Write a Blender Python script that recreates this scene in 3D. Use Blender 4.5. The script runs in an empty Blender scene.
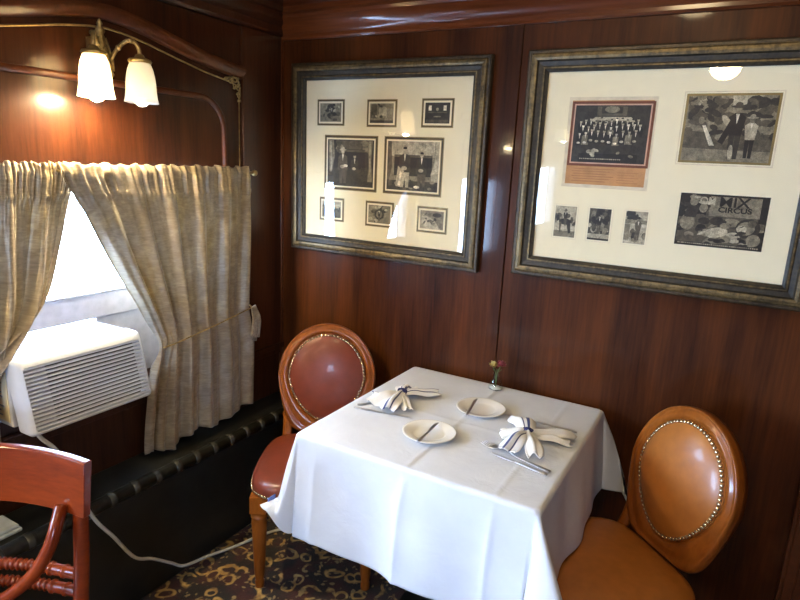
import bpy, bmesh, math, random
from mathutils import Vector, Matrix
random.seed(7)
PI = math.pi
SC = bpy.context.scene
COL = SC.collection

# ------------------------------------------------------------------ helpers
def V(*a): return Vector(a)
def lerp(a, b, t): return a + (b - a) * t
def sstep(a, b, x):
    t = min(1, max(0, (x - a) / (b - a))); return t * t * (3 - 2 * t)

class MB:
    """collects raw geometry for one mesh object"""
    def __init__(s): s.v = []; s.f = []; s.m = []; s.uv = {}
    def add(s, vs, fs, mi=0):
        o = len(s.v); s.v += [tuple(p) for p in vs]
        for f in fs: s.f.append(tuple(o + i for i in f)); s.m.append(mi)
        return o
    def box(s, x0, x1, y0, y1, z0, z1, mi=0, M=None):
        vs = [V(x, y, z) for x in (x0, x1) for y in (y0, y1) for z in (z0, z1)]
        if M is not None: vs = [M @ p for p in vs]
        s.add(vs, [(0, 1, 3, 2), (4, 6, 7, 5), (0, 4, 5, 1), (2, 3, 7, 6), (0, 2, 6, 4), (1, 5, 7, 3)], mi)
    def prism(s, pts, axis_vec, mi=0):
        """pts: 3-D polygon, swept along axis_vec"""
        n = len(pts); a = [Vector(p) for p in pts]; b = [p + Vector(axis_vec) for p in a]
        s.add(a + b, [tuple(range(n))[::-1], tuple(range(n, 2 * n))] + [(i, (i + 1) % n, n + (i + 1) % n, n + i) for i in range(n)], mi)
    def tube(s, path, r, n=8, cap=True, mi=0, closed=False, flat=None):
        P = [Vector(p) for p in path]; N = len(P)
        R = r if isinstance(r, (list, tuple)) else [r] * N
        T = []
        for i in range(N):
            if closed: t = P[(i + 1) % N] - P[i - 1]
            else: t = P[min(i + 1, N - 1)] - P[max(i - 1, 0)]
            T.append(t.normalized() if t.length > 1e-9 else V(0, 0, 1))
        up = V(0, 0, 1) if abs(T[0].z) < .9 else V(1, 0, 0)
        nrm = (up - T[0] * up.dot(T[0])).normalized()
        vs = []
        for i in range(N):
            nrm = (nrm - T[i] * nrm.dot(T[i]))
            nrm = nrm.normalized() if nrm.length > 1e-9 else T[i].orthogonal().normalized()
            b = T[i].cross(nrm)
            fx, fy = flat if flat else (1, 1)
            for k in range(n):
                a = 2 * PI * k / n
                vs.append(P[i] + (nrm * math.cos(a) * fx + b * math.sin(a) * fy) * R[i])
        fs = []
        for i in range(N if closed else N - 1):
            j = (i + 1) % N
            for k in range(n):
                l = (k + 1) % n
                fs.append((i * n + k, i * n + l, j * n + l, j * n + k))
        if cap and not closed:
            fs.append(tuple(range(n))[::-1]); fs.append(tuple((N - 1) * n + k for k in range(n)))
        s.add(vs, fs, mi)
    def lathe(s, prof, n=24, M=None, mi=0, mod=None, cap=True):
        """prof: list of (radius, z)"""
        vs = []
        for (r, z) in prof:
            for k in range(n):
                a = 2 * PI * k / n
                rr = r * (mod(a, z) if mod else 1)
                p = V(rr * math.cos(a), rr * math.sin(a), z)
                vs.append(M @ p if M is not None else p)
        fs = []
        for i in range(len(prof) - 1):
            for k in range(n):
                l = (k + 1) % n
                fs.append((i * n + k, i * n + l, (i + 1) * n + l, (i + 1) * n + k))
        if cap:
            fs.append(tuple(range(n))[::-1]); fs.append(tuple((len(prof) - 1) * n + k for k in range(n)))
        s.add(vs, fs, mi)
    def grid(s, nu, nv, fn, mi=0, uv=None):
        o = len(s.v)
        vs = [fn(i / nu, j / nv) for j in range(nv + 1) for i in range(nu + 1)]
        fs = [(j * (nu + 1) + i, j * (nu + 1) + i + 1, (j + 1) * (nu + 1) + i + 1, (j + 1) * (nu + 1) + i) for j in range(nv) for i in range(nu)]
        s.add(vs, fs, mi)
        for j in range(nv + 1):
            for i in range(nu + 1):
                s.uv[o + j * (nu + 1) + i] = (i / nu, j / nv) if uv is None else uv(i / nu, j / nv)
    def ball(s, c, r, M=None, n=10, m=6, mi=0, sq=(1, 1, 1)):
        c = Vector(c); vs = [c + V(0, 0, -r * sq[2])]
        for j in range(1, m):
            t = PI * j / m
            for k in range(n):
                a = 2 * PI * k / n
                vs.append(c + V(r * math.sin(t) * math.cos(a) * sq[0], r * math.sin(t) * math.sin(a) * sq[1], -r * math.cos(t) * sq[2]))
        vs.append(c + V(0, 0, r * sq[2]))
        if M is not None: vs = [M @ p for p in vs]
        fs = [(0, 1 + (k + 1) % n, 1 + k) for k in range(n)]
        for j in range(m - 2):
            for k in range(n):
                fs.append((1 + j * n + k, 1 + j * n + (k + 1) % n, 1 + (j + 1) * n + (k + 1) % n, 1 + (j + 1) * n + k))
        L = len(vs) - 1
        fs += [(L, 1 + (m - 2) * n + k, 1 + (m - 2) * n + (k + 1) % n) for k in range(n)]
        s.add(vs, fs, mi)
    def rings(s, loops, cap0=True, cap1=True, mi=0):
        n = len(loops[0]); vs = [p for l in loops for p in l]; fs = []
        for i in range(len(loops) - 1):
            for k in range(n):
                l = (k + 1) % n
                fs.append((i * n + k, i * n + l, (i + 1) * n + l, (i + 1) * n + k))
        if cap0: fs.append(tuple(range(n))[::-1])
        if cap1: fs.append(tuple((len(loops) - 1) * n + k for k in range(n)))
        s.add(vs, fs, mi)

def obj(name, mb, mats, parent=None, smooth=False, bevel=0, thick=0, recalc=True, angle=None, subd=0):
    me = bpy.data.meshes.new(name)
    me.from_pydata([tuple(p) for p in mb.v], [], mb.f)
    if not isinstance(mats, (list, tuple)): mats = [mats]
    for m in mats: me.materials.append(m)
    me.polygons.foreach_set('material_index', mb.m)
    if mb.uv:
        ul = me.uv_layers.new(name='UVMap')
        for lp in me.loops: ul.data[lp.index].uv = mb.uv.get(lp.vertex_index, (0, 0))
    if recalc:
        b = bmesh.new(); b.from_mesh(me); bmesh.ops.recalc_face_normals(b, faces=b.faces); b.to_mesh(me); b.free()
    if smooth or angle:
        me.polygons.foreach_set('use_smooth', [True] * len(me.polygons))
        if angle: me.set_sharp_from_angle(angle=math.radians(angle))
    o = bpy.data.objects.new(name, me); COL.objects.link(o)
    if parent: o.parent = parent
    if bevel:
        m = o.modifiers.new('bevel', 'BEVEL'); m.width = bevel; m.segments = 2; m.limit_method = 'ANGLE'; m.angle_limit = math.radians(40)
    if thick:
        m = o.modifiers.new('solid', 'SOLIDIFY'); m.thickness = thick; m.offset = 0
    if subd:
        m = o.modifiers.new('sub', 'SUBSURF'); m.levels = subd; m.render_levels = subd
    return o

def tag(o, label, cat, group=None):
    o['label'] = label; o['category'] = cat
    if group: o['group'] = group
    return o
def thing(name, label, cat, loc=(0, 0, 0), rz=0, group=None):
    o = bpy.data.objects.new(name, None); o.empty_display_size = .05; COL.objects.link(o)
    o.location = loc; o.rotation_euler = (0, 0, rz)
    return tag(o, label, cat, group)
def struct(name, mb, mats, **k):
    o = obj(name, mb, mats, **k); o['kind'] = 'structure'; return o

# ------------------------------------------------------------------ materials
def mat(name):
    m = bpy.data.materials.new(name); m.use_nodes = True
    nt = m.node_tree; b = nt.nodes['Principled BSDF']
    return m, nt, b
def nd(nt, t, **k):
    n = nt.nodes.new(t)
    for a, v in k.items(): setattr(n, a, v)
    return n
def ramp(nt, src, stops):
    r = nd(nt, 'ShaderNodeValToRGB')
    el = r.color_ramp.elements
    while len(el) < len(stops): el.new(.5)
    for e, (p, c) in zip(el, stops): e.position = p; e.color = (*c, 1)
    nt.links.new(src, r.inputs['Fac']); return r.outputs['Color']
def coords(nt, scale, kind='Object', rot=(0, 0, 0)):
    tc = nd(nt, 'ShaderNodeTexCoord'); mp = nd(nt, 'ShaderNodeMapping')
    mp.inputs['Scale'].default_value = scale; mp.inputs['Rotation'].default_value = rot
    nt.links.new(tc.outputs[kind], mp.inputs['Vector']); return mp.outputs['Vector']
def noise(nt, vec, scale, detail=4, rough=.5, dist=0):
    n = nd(nt, 'ShaderNodeTexNoise'); n.inputs['Scale'].default_value = scale; n.inputs['Detail'].default_value = detail
    n.inputs['Roughness'].default_value = rough; n.inputs['Distortion'].default_value = dist
    nt.links.new(vec, n.inputs['Vector']); return n.outputs['Fac']
def bump(nt, b, h, strength, dist=.002):
    n = nd(nt, 'ShaderNodeBump'); n.inputs['Strength'].default_value = strength; n.inputs['Distance'].default_value = dist
    nt.links.new(h, n.inputs['Height']); nt.links.new(n.outputs['Normal'], b.inputs['Normal'])
def P(b, **k):
    for a, v in k.items():
        i = b.inputs[a.replace('_', ' ')]
        i.default_value = (*v, 1) if isinstance(v, tuple) and len(v) == 3 else v

def plain(name, col, rough=.5, metal=0, var=.12, vs=40, bmp=0, coat=0, spec=.5):
    m, nt, b = mat(name)
    f = noise(nt, coords(nt, (1, 1, 1)), vs, 3)
    c0 = tuple(max(0, c * (1 - var)) for c in col); c1 = tuple(min(1, c * (1 + var)) for c in col)
    nt.links.new(ramp(nt, f, [(.3, c0), (.7, c1)]), b.inputs['Base Color'])
    P(b, Roughness=rough, Metallic=metal, Coat_Weight=coat, Specular_IOR_Level=spec)
    if coat: P(b, Coat_Roughness=.08)
    if bmp: bump(nt, b, f, bmp)
    return m

def wood(name, dark, light, scale=(14, 14, .8), rough=.3, coat=.4, coat_rough=.12, ribbon=True):
    m, nt, b = mat(name)
    v = coords(nt, scale)
    f1 = noise(nt, v, 1.0, 5, .55, .4)
    v2 = coords(nt, tuple(s * 6 for s in scale))
    f2 = noise(nt, v2, 1.6, 3, .6)
    mx = nd(nt, 'ShaderNodeMix'); mx.data_type = 'FLOAT'; mx.inputs[0].default_value = .35
    nt.links.new(f1, mx.inputs[2]); nt.links.new(f2, mx.inputs[3])
    mid = tuple((a + c) / 2 for a, c in zip(dark, light))
    nt.links.new(ramp(nt, mx.outputs[0], [(.32, dark), (.5, mid), (.68, light)]), b.inputs['Base Color'])
    P(b, Roughness=rough, Coat_Weight=coat, Coat_Roughness=coat_rough, Specular_IOR_Level=.12)
    return m

M = {}
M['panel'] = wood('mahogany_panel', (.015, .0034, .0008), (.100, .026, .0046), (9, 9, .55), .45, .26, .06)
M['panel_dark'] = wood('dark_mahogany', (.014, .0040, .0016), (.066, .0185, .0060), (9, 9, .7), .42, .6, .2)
M['cornice'] = wood('cornice_mahogany', (.060, .014, .004), (.17, .044, .011), (.7, 9, 14), .3, .5, .12)
M['trimwood'] = wood('trim_mahogany', (.050, .014, .005), (.120, .036, .012), (6, 6, 6), .30, .5, .1)
M['chairwood'] = wood('chair_beech', (.17, .042, .005), (.31, .094, .013), (8, 8, 3), .3, .5, .08)
M['redwood'] = wood('armchair_mahogany', (.10, .011, .002), (.21, .031, .004), (3, 3, 14), .32, .45, .06)
M['ceil'] = plain('ceiling_paint', (.20, .13, .06), .6)
M['black'] = plain('black_enamel', (.010, .011, .010), .38, 0, .3, 20, 0)
M['blacktrim'] = plain('worn_black_trim', (.022, .024, .019), .3, .25, .5, 60, .3)
M['stud'] = plain('dull_steel_stud', (.06, .06, .05), .35, .6)
M['brass'] = plain('aged_brass', (.50, .36, .14), .32, .8, .25, 60, .1)
M['brassdark'] = plain('antique_brass', (.36, .26, .11), .38, .75, .4, 90, .3)
M['nail'] = plain('nailhead_brass', (.66, .54, .34), .25, .9)
M['steel'] = plain('stainless_steel', (.57, .57, .59), .32, 1, .04)
M['china'] = plain('white_china', (.80, .79, .74), .16, 0, .02, 8, 0, .3)
M['acwhite'] = plain('white_plastic', (.68, .73, .82), .4, 0, .03, 12)
M['acshade'] = plain('grey_plastic', (.34, .36, .42), .5)
M['acdark'] = plain('dark_plastic', (.02, .022, .025), .6)
M['cordw'] = plain('white_vinyl_cord', (.52, .52, .48), .45)
M['navy'] = plain('navy_cloth', (.012, .018, .10), .8)
M['sash'] = plain('grey_sash', (.42, .40, .42), .5, 0, .1, 30)
M['mat'] = plain('cream_mat_board', (.88, .79, .54), .85, 0, .02, 30)
M['creamborder'] = plain('cream_bevel', (.72, .62, .42), .8)
M['leather_daylit'] = plain('daylit_leather', (.185, .040, .022), .36, 0, .10, 30, .06, .15)  # round chairs share one leather; this copy's colour holds the daylit look
M['leather_lamplit'] = plain('lamplit_leather', (.37, .128, .023), .36, 0, .10, 30, .06, .15)  # same leather with warm lamplight put into its colour

def leather_bump(m):
    nt = m.node_tree; b = nt.nodes['Principled BSDF']
    vo = nd(nt, 'ShaderNodeTexVoronoi'); vo.inputs['Scale'].default_value = 420
    nt.links.new(coords(nt, (1, 1, 1)), vo.inputs['Vector'])
    bump(nt, b, vo.outputs['Distance'], .08, .0006)
leather_bump(M['leather_daylit']); leather_bump(M['leather_lamplit'])

def mk_cloth():
    m, nt, b = mat('white_linen')
    f = noise(nt, coords(nt, (1, 1, 1)), 9, 4)
    nt.links.new(ramp(nt, f, [(.3, (.59, .62, .68)), (.7, (.65, .68, .73))]), b.inputs['Base Color'])
    P(b, Roughness=.75, Sheen_Weight=.15)
    w = noise(nt, coords(nt, (1, 1, 1)), 14, 5, .55, .6)
    bump(nt, b, w, .22, .012)
    return m
M['linen'] = mk_cloth()

def mk_napkin():
    m, nt, b = mat('striped_napkin')
    tc = nd(nt, 'ShaderNodeTexCoord'); sp = nd(nt, 'ShaderNodeSeparateXYZ'); nt.links.new(tc.outputs['UV'], sp.inputs[0])
    c = ramp(nt, sp.outputs[0], [(0, (.78, .78, .78)), (.30, (.78, .78, .78)), (.32, (.02, .03, .14)), (.44, (.02, .03, .14)), (.46, (.78, .78, .78)), (.60, (.78, .78, .78)), (.62, (.02, .03, .14)), (.66, (.02, .03, .14)), (.68, (.78, .78, .78)), (1, (.78, .78, .78))])
    nt.links.new(c, b.inputs['Base Color']); P(b, Roughness=.8, Sheen_Weight=.2)
    return m
M['napkin'] = mk_napkin()
M['napplain'] = plain('white_napkin', (.74, .73, .70), .8, 0, .04)

def mk_curtain():
    m, nt, b = mat('gold_jacquard')
    v = coords(nt, (1, 30, 95))
    f = noise(nt, v, 1.3, 4, .6, .8)
    vb = coords(nt, (1, 9, 9)); g = noise(nt, vb, 1.5, 3, .5, 1.2)
    mx = nd(nt, 'ShaderNodeMix'); mx.data_type = 'FLOAT'; mx.inputs[0].default_value = .45
    nt.links.new(f, mx.inputs[2]); nt.links.new(g, mx.inputs[3])
    c1 = ramp(nt, mx.outputs[0], [(.34, (.25, .17, .065)), (.50, (.36, .26, .12)), (.66, (.52, .39, .18))])
    c2 = ramp(nt, mx.outputs[0], [(.34, (.24, .195, .150)), (.50, (.34, .285, .225)), (.66, (.46, .39, .31))])
    big = ramp(nt, noise(nt, coords(nt, (1, 5, 3.2)), 1.4, 4, .6, .8), [(.38, (.25, .25, .25)), (.62, (.80, .80, .80))])
    cm = nd(nt, 'ShaderNodeMix'); cm.data_type = 'RGBA'; nt.links.new(big, cm.inputs[0]); nt.links.new(c1, cm.inputs[6]); nt.links.new(c2, cm.inputs[7]); c = cm.outputs[2]
    nt.links.new(c, b.inputs['Base Color']); P(b, Roughness=.36, Sheen_Weight=.3, Specular_IOR_Level=.9, Metallic=.30)
    cr_ = noise(nt, coords(nt, (12, 26, 42)), 1.0, 5, .6, .6)
    bump(nt, b, cr_, .5, .006)
    tr = nd(nt, 'ShaderNodeBsdfTranslucent'); nt.links.new(c, tr.inputs['Color'])
    ms = nd(nt, 'ShaderNodeMixShader'); ms.inputs[0].default_value = .16
    out = nt.nodes['Material Output']
    nt.links.new(b.outputs[0], ms.inputs[1]); nt.links.new(tr.outputs[0], ms.inputs[2]); nt.links.new(ms.outputs[0], out.inputs['Surface'])
    return m
M['curtain'] = mk_curtain()

def mk_glass(name, tint=(1, 1, 1)):
    m, nt, b = mat(name); nt.nodes.remove(b)
    t = nd(nt, 'ShaderNodeBsdfTransparent'); t.inputs['Color'].default_value = (*tint, 1)
    g = nd(nt, 'ShaderNodeBsdfGlossy'); g.inputs['Roughness'].default_value = .0
    lw = nd(nt, 'ShaderNodeLayerWeight'); lw.inputs['Blend'].default_value = .5      # Schlick reflectance, the same from both sides
    pw = nd(nt, 'ShaderNodeMath', operation='POWER'); pw.inputs[1].default_value = 5; nt.links.new(lw.outputs['Facing'], pw.inputs[0])
    fr = nd(nt, 'ShaderNodeMath', operation='MULTIPLY_ADD'); fr.inputs[1].default_value = .96; fr.inputs[2].default_value = .036; nt.links.new(pw.outputs[0], fr.inputs[0])
    mx = nd(nt, 'ShaderNodeMixShader'); nt.links.new(fr.outputs[0], mx.inputs[0])
    nt.links.new(t.outputs[0], mx.inputs[1]); nt.links.new(g.outputs[0], mx.inputs[2])
    nt.links.new(mx.outputs[0], nt.nodes['Material Output'].inputs['Surface'])
    return m
M['pane'] = mk_glass('window_glass'); M['glazing'] = mk_glass('picture_glass'); 
M['vaseglass'] = mk_glass('vase_glass', (.90, .93, .90))

def mk_emit(name, col, s):
    m, nt, b = mat(name); P(b, Base_Color=(.8, .75, .65), Roughness=.4, Emission_Color=col, Emission_Strength=s); return m
WARM = (1.0, .66, .30)
M['bulb'] = mk_emit('lit_bulb', (1.0, .78, .44), 1300)
M['bulb_dim'] = mk_emit('lit_bulb_weak', (1.0, .88, .68), 3)
M['dome'] = mk_emit('lit_ceiling_globe', (1.0, .76, .42), 36)
def mk_shade(name, em):
    m, nt, b = mat(name)
    P(b, Base_Color=(.82, .80, .72), Roughness=.35, Emission_Color=(1.0, .82, .52), Emission_Strength=em)
    tr = nd(nt, 'ShaderNodeBsdfTranslucent'); tr.inputs['Color'].default_value = (.95, .9, .8, 1)
    ms = nd(nt, 'ShaderNodeMixShader'); ms.inputs[0].default_value = .55
    nt.links.new(b.outputs[0], ms.inputs[1]); nt.links.new(tr.outputs[0], ms.inputs[2])
    nt.links.new(ms.outputs[0], nt.nodes['Material Output'].inputs['Surface'])
    return m
M['shade'] = mk_shade('frosted_glass_bright', 2.2); M['shade_dim'] = mk_shade('frosted_glass', .05)

def mk_carpet():
    m, nt, b = mat('patterned_carpet')
    v = coords(nt, (1, 1, 1))
    n = nd(nt, 'ShaderNodeTexNoise'); n.inputs['Scale'].default_value = 9; n.inputs['Detail'].default_value = 2; nt.links.new(v, n.inputs['Vector'])
    vm = nd(nt, 'ShaderNodeVectorMath', operation='MULTIPLY_ADD'); vm.inputs[1].default_value = (.10, .10, .10)
    nt.links.new(n.outputs['Color'], vm.inputs[0]); nt.links.new(v, vm.inputs[2])
    vo = nd(nt, 'ShaderNodeTexVoronoi', voronoi_dimensions='2D'); vo.inputs['Scale'].default_value = 12.5; nt.links.new(vm.outputs[0], vo.inputs['Vector'])
    # scroll rings around cells, broken by a mask
    ring = ramp(nt, vo.outputs['Distance'], [(.20, (0, 0, 0)), (.26, (1, 1, 1)), (.36, (1, 1, 1)), (.42, (0, 0, 0))])
    msk = noise(nt, v, 16, 2)
    mk2 = ramp(nt, msk, [(.42, (0, 0, 0)), (.50, (1, 1, 1))])
    mul = nd(nt, 'ShaderNodeMix'); mul.data_type = 'RGBA'; mul.blend_type = 'MULTIPLY'; mul.inputs[0].default_value = 1
    nt.links.new(ring, mul.inputs[6]); nt.links.new(mk2, mul.inputs[7])
    vo2 = nd(nt, 'ShaderNodeTexVoronoi', voronoi_dimensions='2D'); vo2.inputs['Scale'].default_value = 34; nt.links.new(vm.outputs[0], vo2.inputs['Vector'])
    leaf = ramp(nt, vo2.outputs['Distance'], [(.22, (1, 1, 1)), (.30, (0, 0, 0))])
    mk3 = ramp(nt, noise(nt, v, 22, 2), [(.52, (0, 0, 0)), (.58, (1, 1, 1))])
    mul2 = nd(nt, 'ShaderNodeMix'); mul2.data_type = 'RGBA'; mul2.blend_type = 'MULTIPLY'; mul2.inputs[0].default_value = 1
    nt.links.new(leaf, mul2.inputs[6]); nt.links.new(mk3, mul2.inputs[7])
    base = ramp(nt, noise(nt, v, 12, 3), [(.42, (.010, .007, .006)), (.6, (.050, .008, .006))])
    gold = ramp(nt, noise(nt, v, 30, 3), [(.35, (.36, .20, .05)), (.65, (.62, .42, .13))])
    m1 = nd(nt, 'ShaderNodeMix'); m1.data_type = 'RGBA'; nt.links.new(mul.outputs[2], m1.inputs[0]); nt.links.new(base, m1.inputs[6]); nt.links.new(gold, m1.inputs[7])
    m2 = nd(nt, 'ShaderNodeMix'); m2.data_type = 'RGBA'; nt.links.new(mul2.outputs[2], m2.inputs[0]); nt.links.new(m1.outputs[2], m2.inputs[6]); m2.inputs[7].default_value = (.30, .22, .09, 1)
    nt.links.new(m2.outputs[2], b.inputs['Base Color']); P(b, Roughness=.95, Sheen_Weight=.2)
    bump(nt, b, noise(nt, v, 700, 2), .5, .003)
    return m
M['carpet'] = mk_carpet()

def mk_frame(name, base, rub, lo, hi, rough=.42, metal=.45):
    m, nt, b = mat(name)
    f = noise(nt, coords(nt, (1, 1, 1)), 75, 4, .65)
    g = noise(nt, coords(nt, (1, 1, 1)), 14, 3, .6)
    mx = nd(nt, 'ShaderNodeMix'); mx.data_type = 'FLOAT'; mx.inputs[0].default_value = .4
    nt.links.new(f, mx.inputs[2]); nt.links.new(g, mx.inputs[3])
    nt.links.new(ramp(nt, mx.outputs[0], [(lo, base), (hi, rub)]), b.inputs['Base Color']); P(b, Roughness=rough, Metallic=metal)
    bump(nt, b, f, .5, .002); return m
M['fr_out'] = mk_frame('bronzed_frame', (.026, .018, .009), (.088, .058, .026), .40, .66)
M['fr_gold'] = mk_frame('rubbed_gold_frame', (.055, .038, .016), (.24, .165, .065), .40, .68)
M['fr_in'] = mk_frame('black_frame', (.014, .011, .006), (.055, .040, .020), .42, .68, .5, .2)

# sepia tones of the old photographs
TONES = [(.008, .007, .004), (.026, .022, .014), (.08, .068, .042), (.20, .172, .11), (.40, .35, .235), (.70, .63, .46)]
def mk_tone(i):
    c = TONES[i]; m = plain('print_tone', c, .55, 0, .30, 260)
    nt = m.node_tree; b = nt.nodes['Principled BSDF']; src = b.inputs['Base Color'].links[0].from_socket
    g = ramp(nt, noise(nt, coords(nt, (1, 1, 1)), 55, 4, .6), [(.32, (.55, .55, .55)), (.68, (1.5, 1.5, 1.5))])
    mm = nd(nt, 'ShaderNodeMix'); mm.data_type = 'RGBA'; mm.blend_type = 'MULTIPLY'; mm.inputs[0].default_value = 1
    nt.links.new(src, mm.inputs[6]); nt.links.new(g, mm.inputs[7]); nt.links.new(mm.outputs[2], b.inputs['Base Color']); return m
T = [mk_tone(i) for i in range(6)]
M['orange'] = plain('orange_paper', (.52, .26, .10), .7, 0, .14, 30)
M['brownp'] = plain('brown_card', (.16, .045, .015), .6)
M['pinkline'] = plain('pink_line', (.62, .36, .24), .6)
M['gilt'] = plain('gilt_bevel', (.24, .18, .07), .4, .5)
M['vaseleaf'] = plain('flower_stem', (.10, .17, .05), .6)
M['pinkpetal'] = plain('rose_petal', (.42, .10, .12), .6)
M['yellowpetal'] = plain('pale_yellow_petal', (.72, .62, .26), .6)
M['paper'] = plain('pale_paper', (.50, .55, .55), .7)
M['bluetag'] = plain('blue_label', (.14, .20, .50), .7)
M['blackprint'] = plain('grey_print', (.28, .29, .32), .7)

# ------------------------------------------------------------------ camera
cam = bpy.data.cameras.new('camera'); co = bpy.data.objects.new('camera', cam); COL.objects.link(co)
r_, u_, f_ = V(.86732662, .49562803, .04579717), V(-.15080788, .17398737, .97313174), V(-.47434324, .85092964, -.22564849)
mtx = Matrix((r_, u_, -f_)).transposed().to_4x4(); mtx.translation = V(1.83838133, -2.13624773, 1.57997440)
co.matrix_world = mtx
cam.sensor_width = 36; cam.lens = 597.762 / 800 * 36; cam.clip_start = .02
SC.camera = co

# ------------------------------------------------------------------ room shell
XR, YF, ZC = 2.90, -5.6, 2.50
mb = MB(); mb.box(-.1, XR + .1, YF - .1, .1, -.08, 0); struct('floor', mb, M['carpet'])
mb = MB()   # gently vaulted ceiling
def cei(t): x = lerp(-.1, XR + .1, t); return x, 2.28 + .24 * math.sin(PI * min(1, max(0, x / XR)))
lo = [V(*[cei(i / 24)[0], .1, cei(i / 24)[1]]) for i in range(25)]
hi = [V(p.x, .1, 2.75) for p in lo[::-1]]
mb.prism(lo + hi, (0, YF - .2, 0)); struct('ceiling', mb, M['ceil'])

# back wall: boards with a shadow groove between them
mb = MB()
mb.box(-.1, XR + .1, .008, .12, 0, 2.6)
for a, b in ((-.1, 1.0875), (1.0925, XR + .1)): mb.box(a, b, 0, .009, 0, 2.6)
struct('wall_back', mb, M['panel'])
mb = MB(); mb.box(1.036, 1.0872, -.0025, 0, 0, 2.07); struct('trim_1', mb, M['panel'], bevel=.001)
mb = MB(); mb.tube([(.009, -.009, 0.47), (.009, -.009, 2.08)], .010, 8); struct('trim_2', mb, M['trimwood'], smooth=True)
# right-hand door casing on back wall
mb = MB(); mb.box(2.125, 2.20, -.030, 0, 0, 2.05); mb.box(2.135, 2.165, -.04, -.03, 0, 2.05); struct('trim_3', mb, M['trimwood'], bevel=.004)
mb = MB(); mb.box(2.205, 2.86, -.02, 0, .01, 2.02); mb.box(2.30, 2.76, -.03, -.02, .2, .9); mb.box(2.30, 2.76, -.03, -.02, 1.05, 1.9); struct('door_1', mb, M['panel_dark'], bevel=.004)

# left wall with three window openings
BC = (-.84, -2.52, -4.20)                    # bay centres
WY, WZ0, WZ1 = .475, .76, 1.49
mb = MB()
ys = [.1]
for c in BC: ys += [c + WY, c - WY]
ys.append(YF - .1)
for i in range(0, len(ys), 2): mb.box(-.12, 0, ys[i + 1], ys[i], 0, 2.6)
for c in BC:
    mb.box(-.12, 0, c - WY, c + WY, 0, WZ0); mb.box(-.12, 0, c - WY, c + WY, WZ1, 2.6)
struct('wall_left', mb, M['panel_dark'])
mb = MB(); BR = (-4.60,)  # out-of-view right window, added to throw blue daylight on air conditioner and cloth
ys = [.1]
for c in BR: ys += [c + WY, c - WY]
ys.append(YF - .1)
for i in range(0, len(ys), 2): mb.box(XR, XR + .12, ys[i + 1], ys[i], 0, 2.6)
for c in BR:
    mb.box(XR, XR + .12, c - WY, c + WY, 0, WZ0); mb.box(XR, XR + .12, c - WY, c + WY, WZ1, 2.6)
struct('wall_right', mb, M['panel'])
mb = MB(); mb.box(-.1, XR + .1, YF - .12, YF, 0, 2.6); struct('wall_front', mb, M['panel'])

# pilasters between the bays
n = 4
for y0, y1 in ((-.248, 0), (-1.93, -1.43), (-3.61, -3.11)):
    mb = MB(); mb.box(0, .014, y0, y1, .71, 2.075); struct('trim_%d' % n, mb, M['panel_dark'], bevel=.003); n += 1
# sill rail along the left wall
mb = MB(); mb.box(0, .022, YF, 0, .685, .712); mb.box(0, .012, YF, 0, .66, .685); struct('trim_7', mb, M['panel_dark'], bevel=.003)
# panels above the windows: a lighter board inside the arch
def arch_z(y, c):
    pts = [(0, 1.990), (.06, 1.986), (.15, 1.971), (.27, 1.944), (.40, 1.917), (.52, 1.900), (.595, 1.892)]
    d = abs(y - c)
    for (a, z0), (b, z1) in zip(pts, pts[1:]):
        if d <= b: return lerp(z0, z1, (d - a) / (b - a))
    return pts[-1][1]
n = 8
def sweep_profile(mb, path, nrm, prof):
    """path points in the wall plane; prof: list of (offset along in-plane normal, offset along x)"""
    loops = []
    for p, q in zip(path, nrm):
        loops.append([Vector(p) + Vector(q) * a + V(b, 0, 0) for a, b in prof])
    mb.rings(loops)
for bi, c in enumerate(BC):
    K = 48; path = []; nr = []
    for i in range(K + 1):
        y = c - .592 + 1.184 * i / K
        dz = (arch_z(y + .01, c) - arch_z(y - .01, c)) / .02
        path.append((0, y, arch_z(y, c))); nv = V(0, -dz, 1).normalized(); nr.append(nv)
    mb = MB(); sweep_profile(mb, path, nr, [(-.020, -.001), (-.020, .010), (-.012, .020), (-.004, .024), (.004, .032), (.014, .034), (.024, .028), (.026, -.001)])
    struct('trim_%d' % n, mb, M['trimwood'], angle=50); n += 1
    # rounded-rectangle surround of the window and its head panel
    path = []; nr = []
    R = .12; H = WY + .02; zt = 1.785
    path.append((0, c + H, WZ0 - .02)); nr.append(V(0, 1, 0))
    for k in range(13):
        a = PI / 2 * k / 12
        path.append((0, c + H - R + R * math.cos(a), zt - R + R * math.sin(a))); nr.append(V(0, math.cos(a), math.sin(a)))
    for k in range(13):
        a = PI / 2 + PI / 2 * k / 12
        path.append((0, c - H + R + R * math.cos(a), zt - R + R * math.sin(a))); nr.append(V(0, math.cos(a), math.sin(a)))
    path.append((0, c - H, WZ0 - .02)); nr.append(V(0, -1, 0))
    mb = MB(); sweep_profile(mb, path, nr, [(-.011, -.001), (-.010, .008), (-.003, .014), (.005, .014), (.011, .008), (.012, -.001)])
    struct('trim_%d' % n, mb, M['trimwood'], angle=60); n += 1
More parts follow.
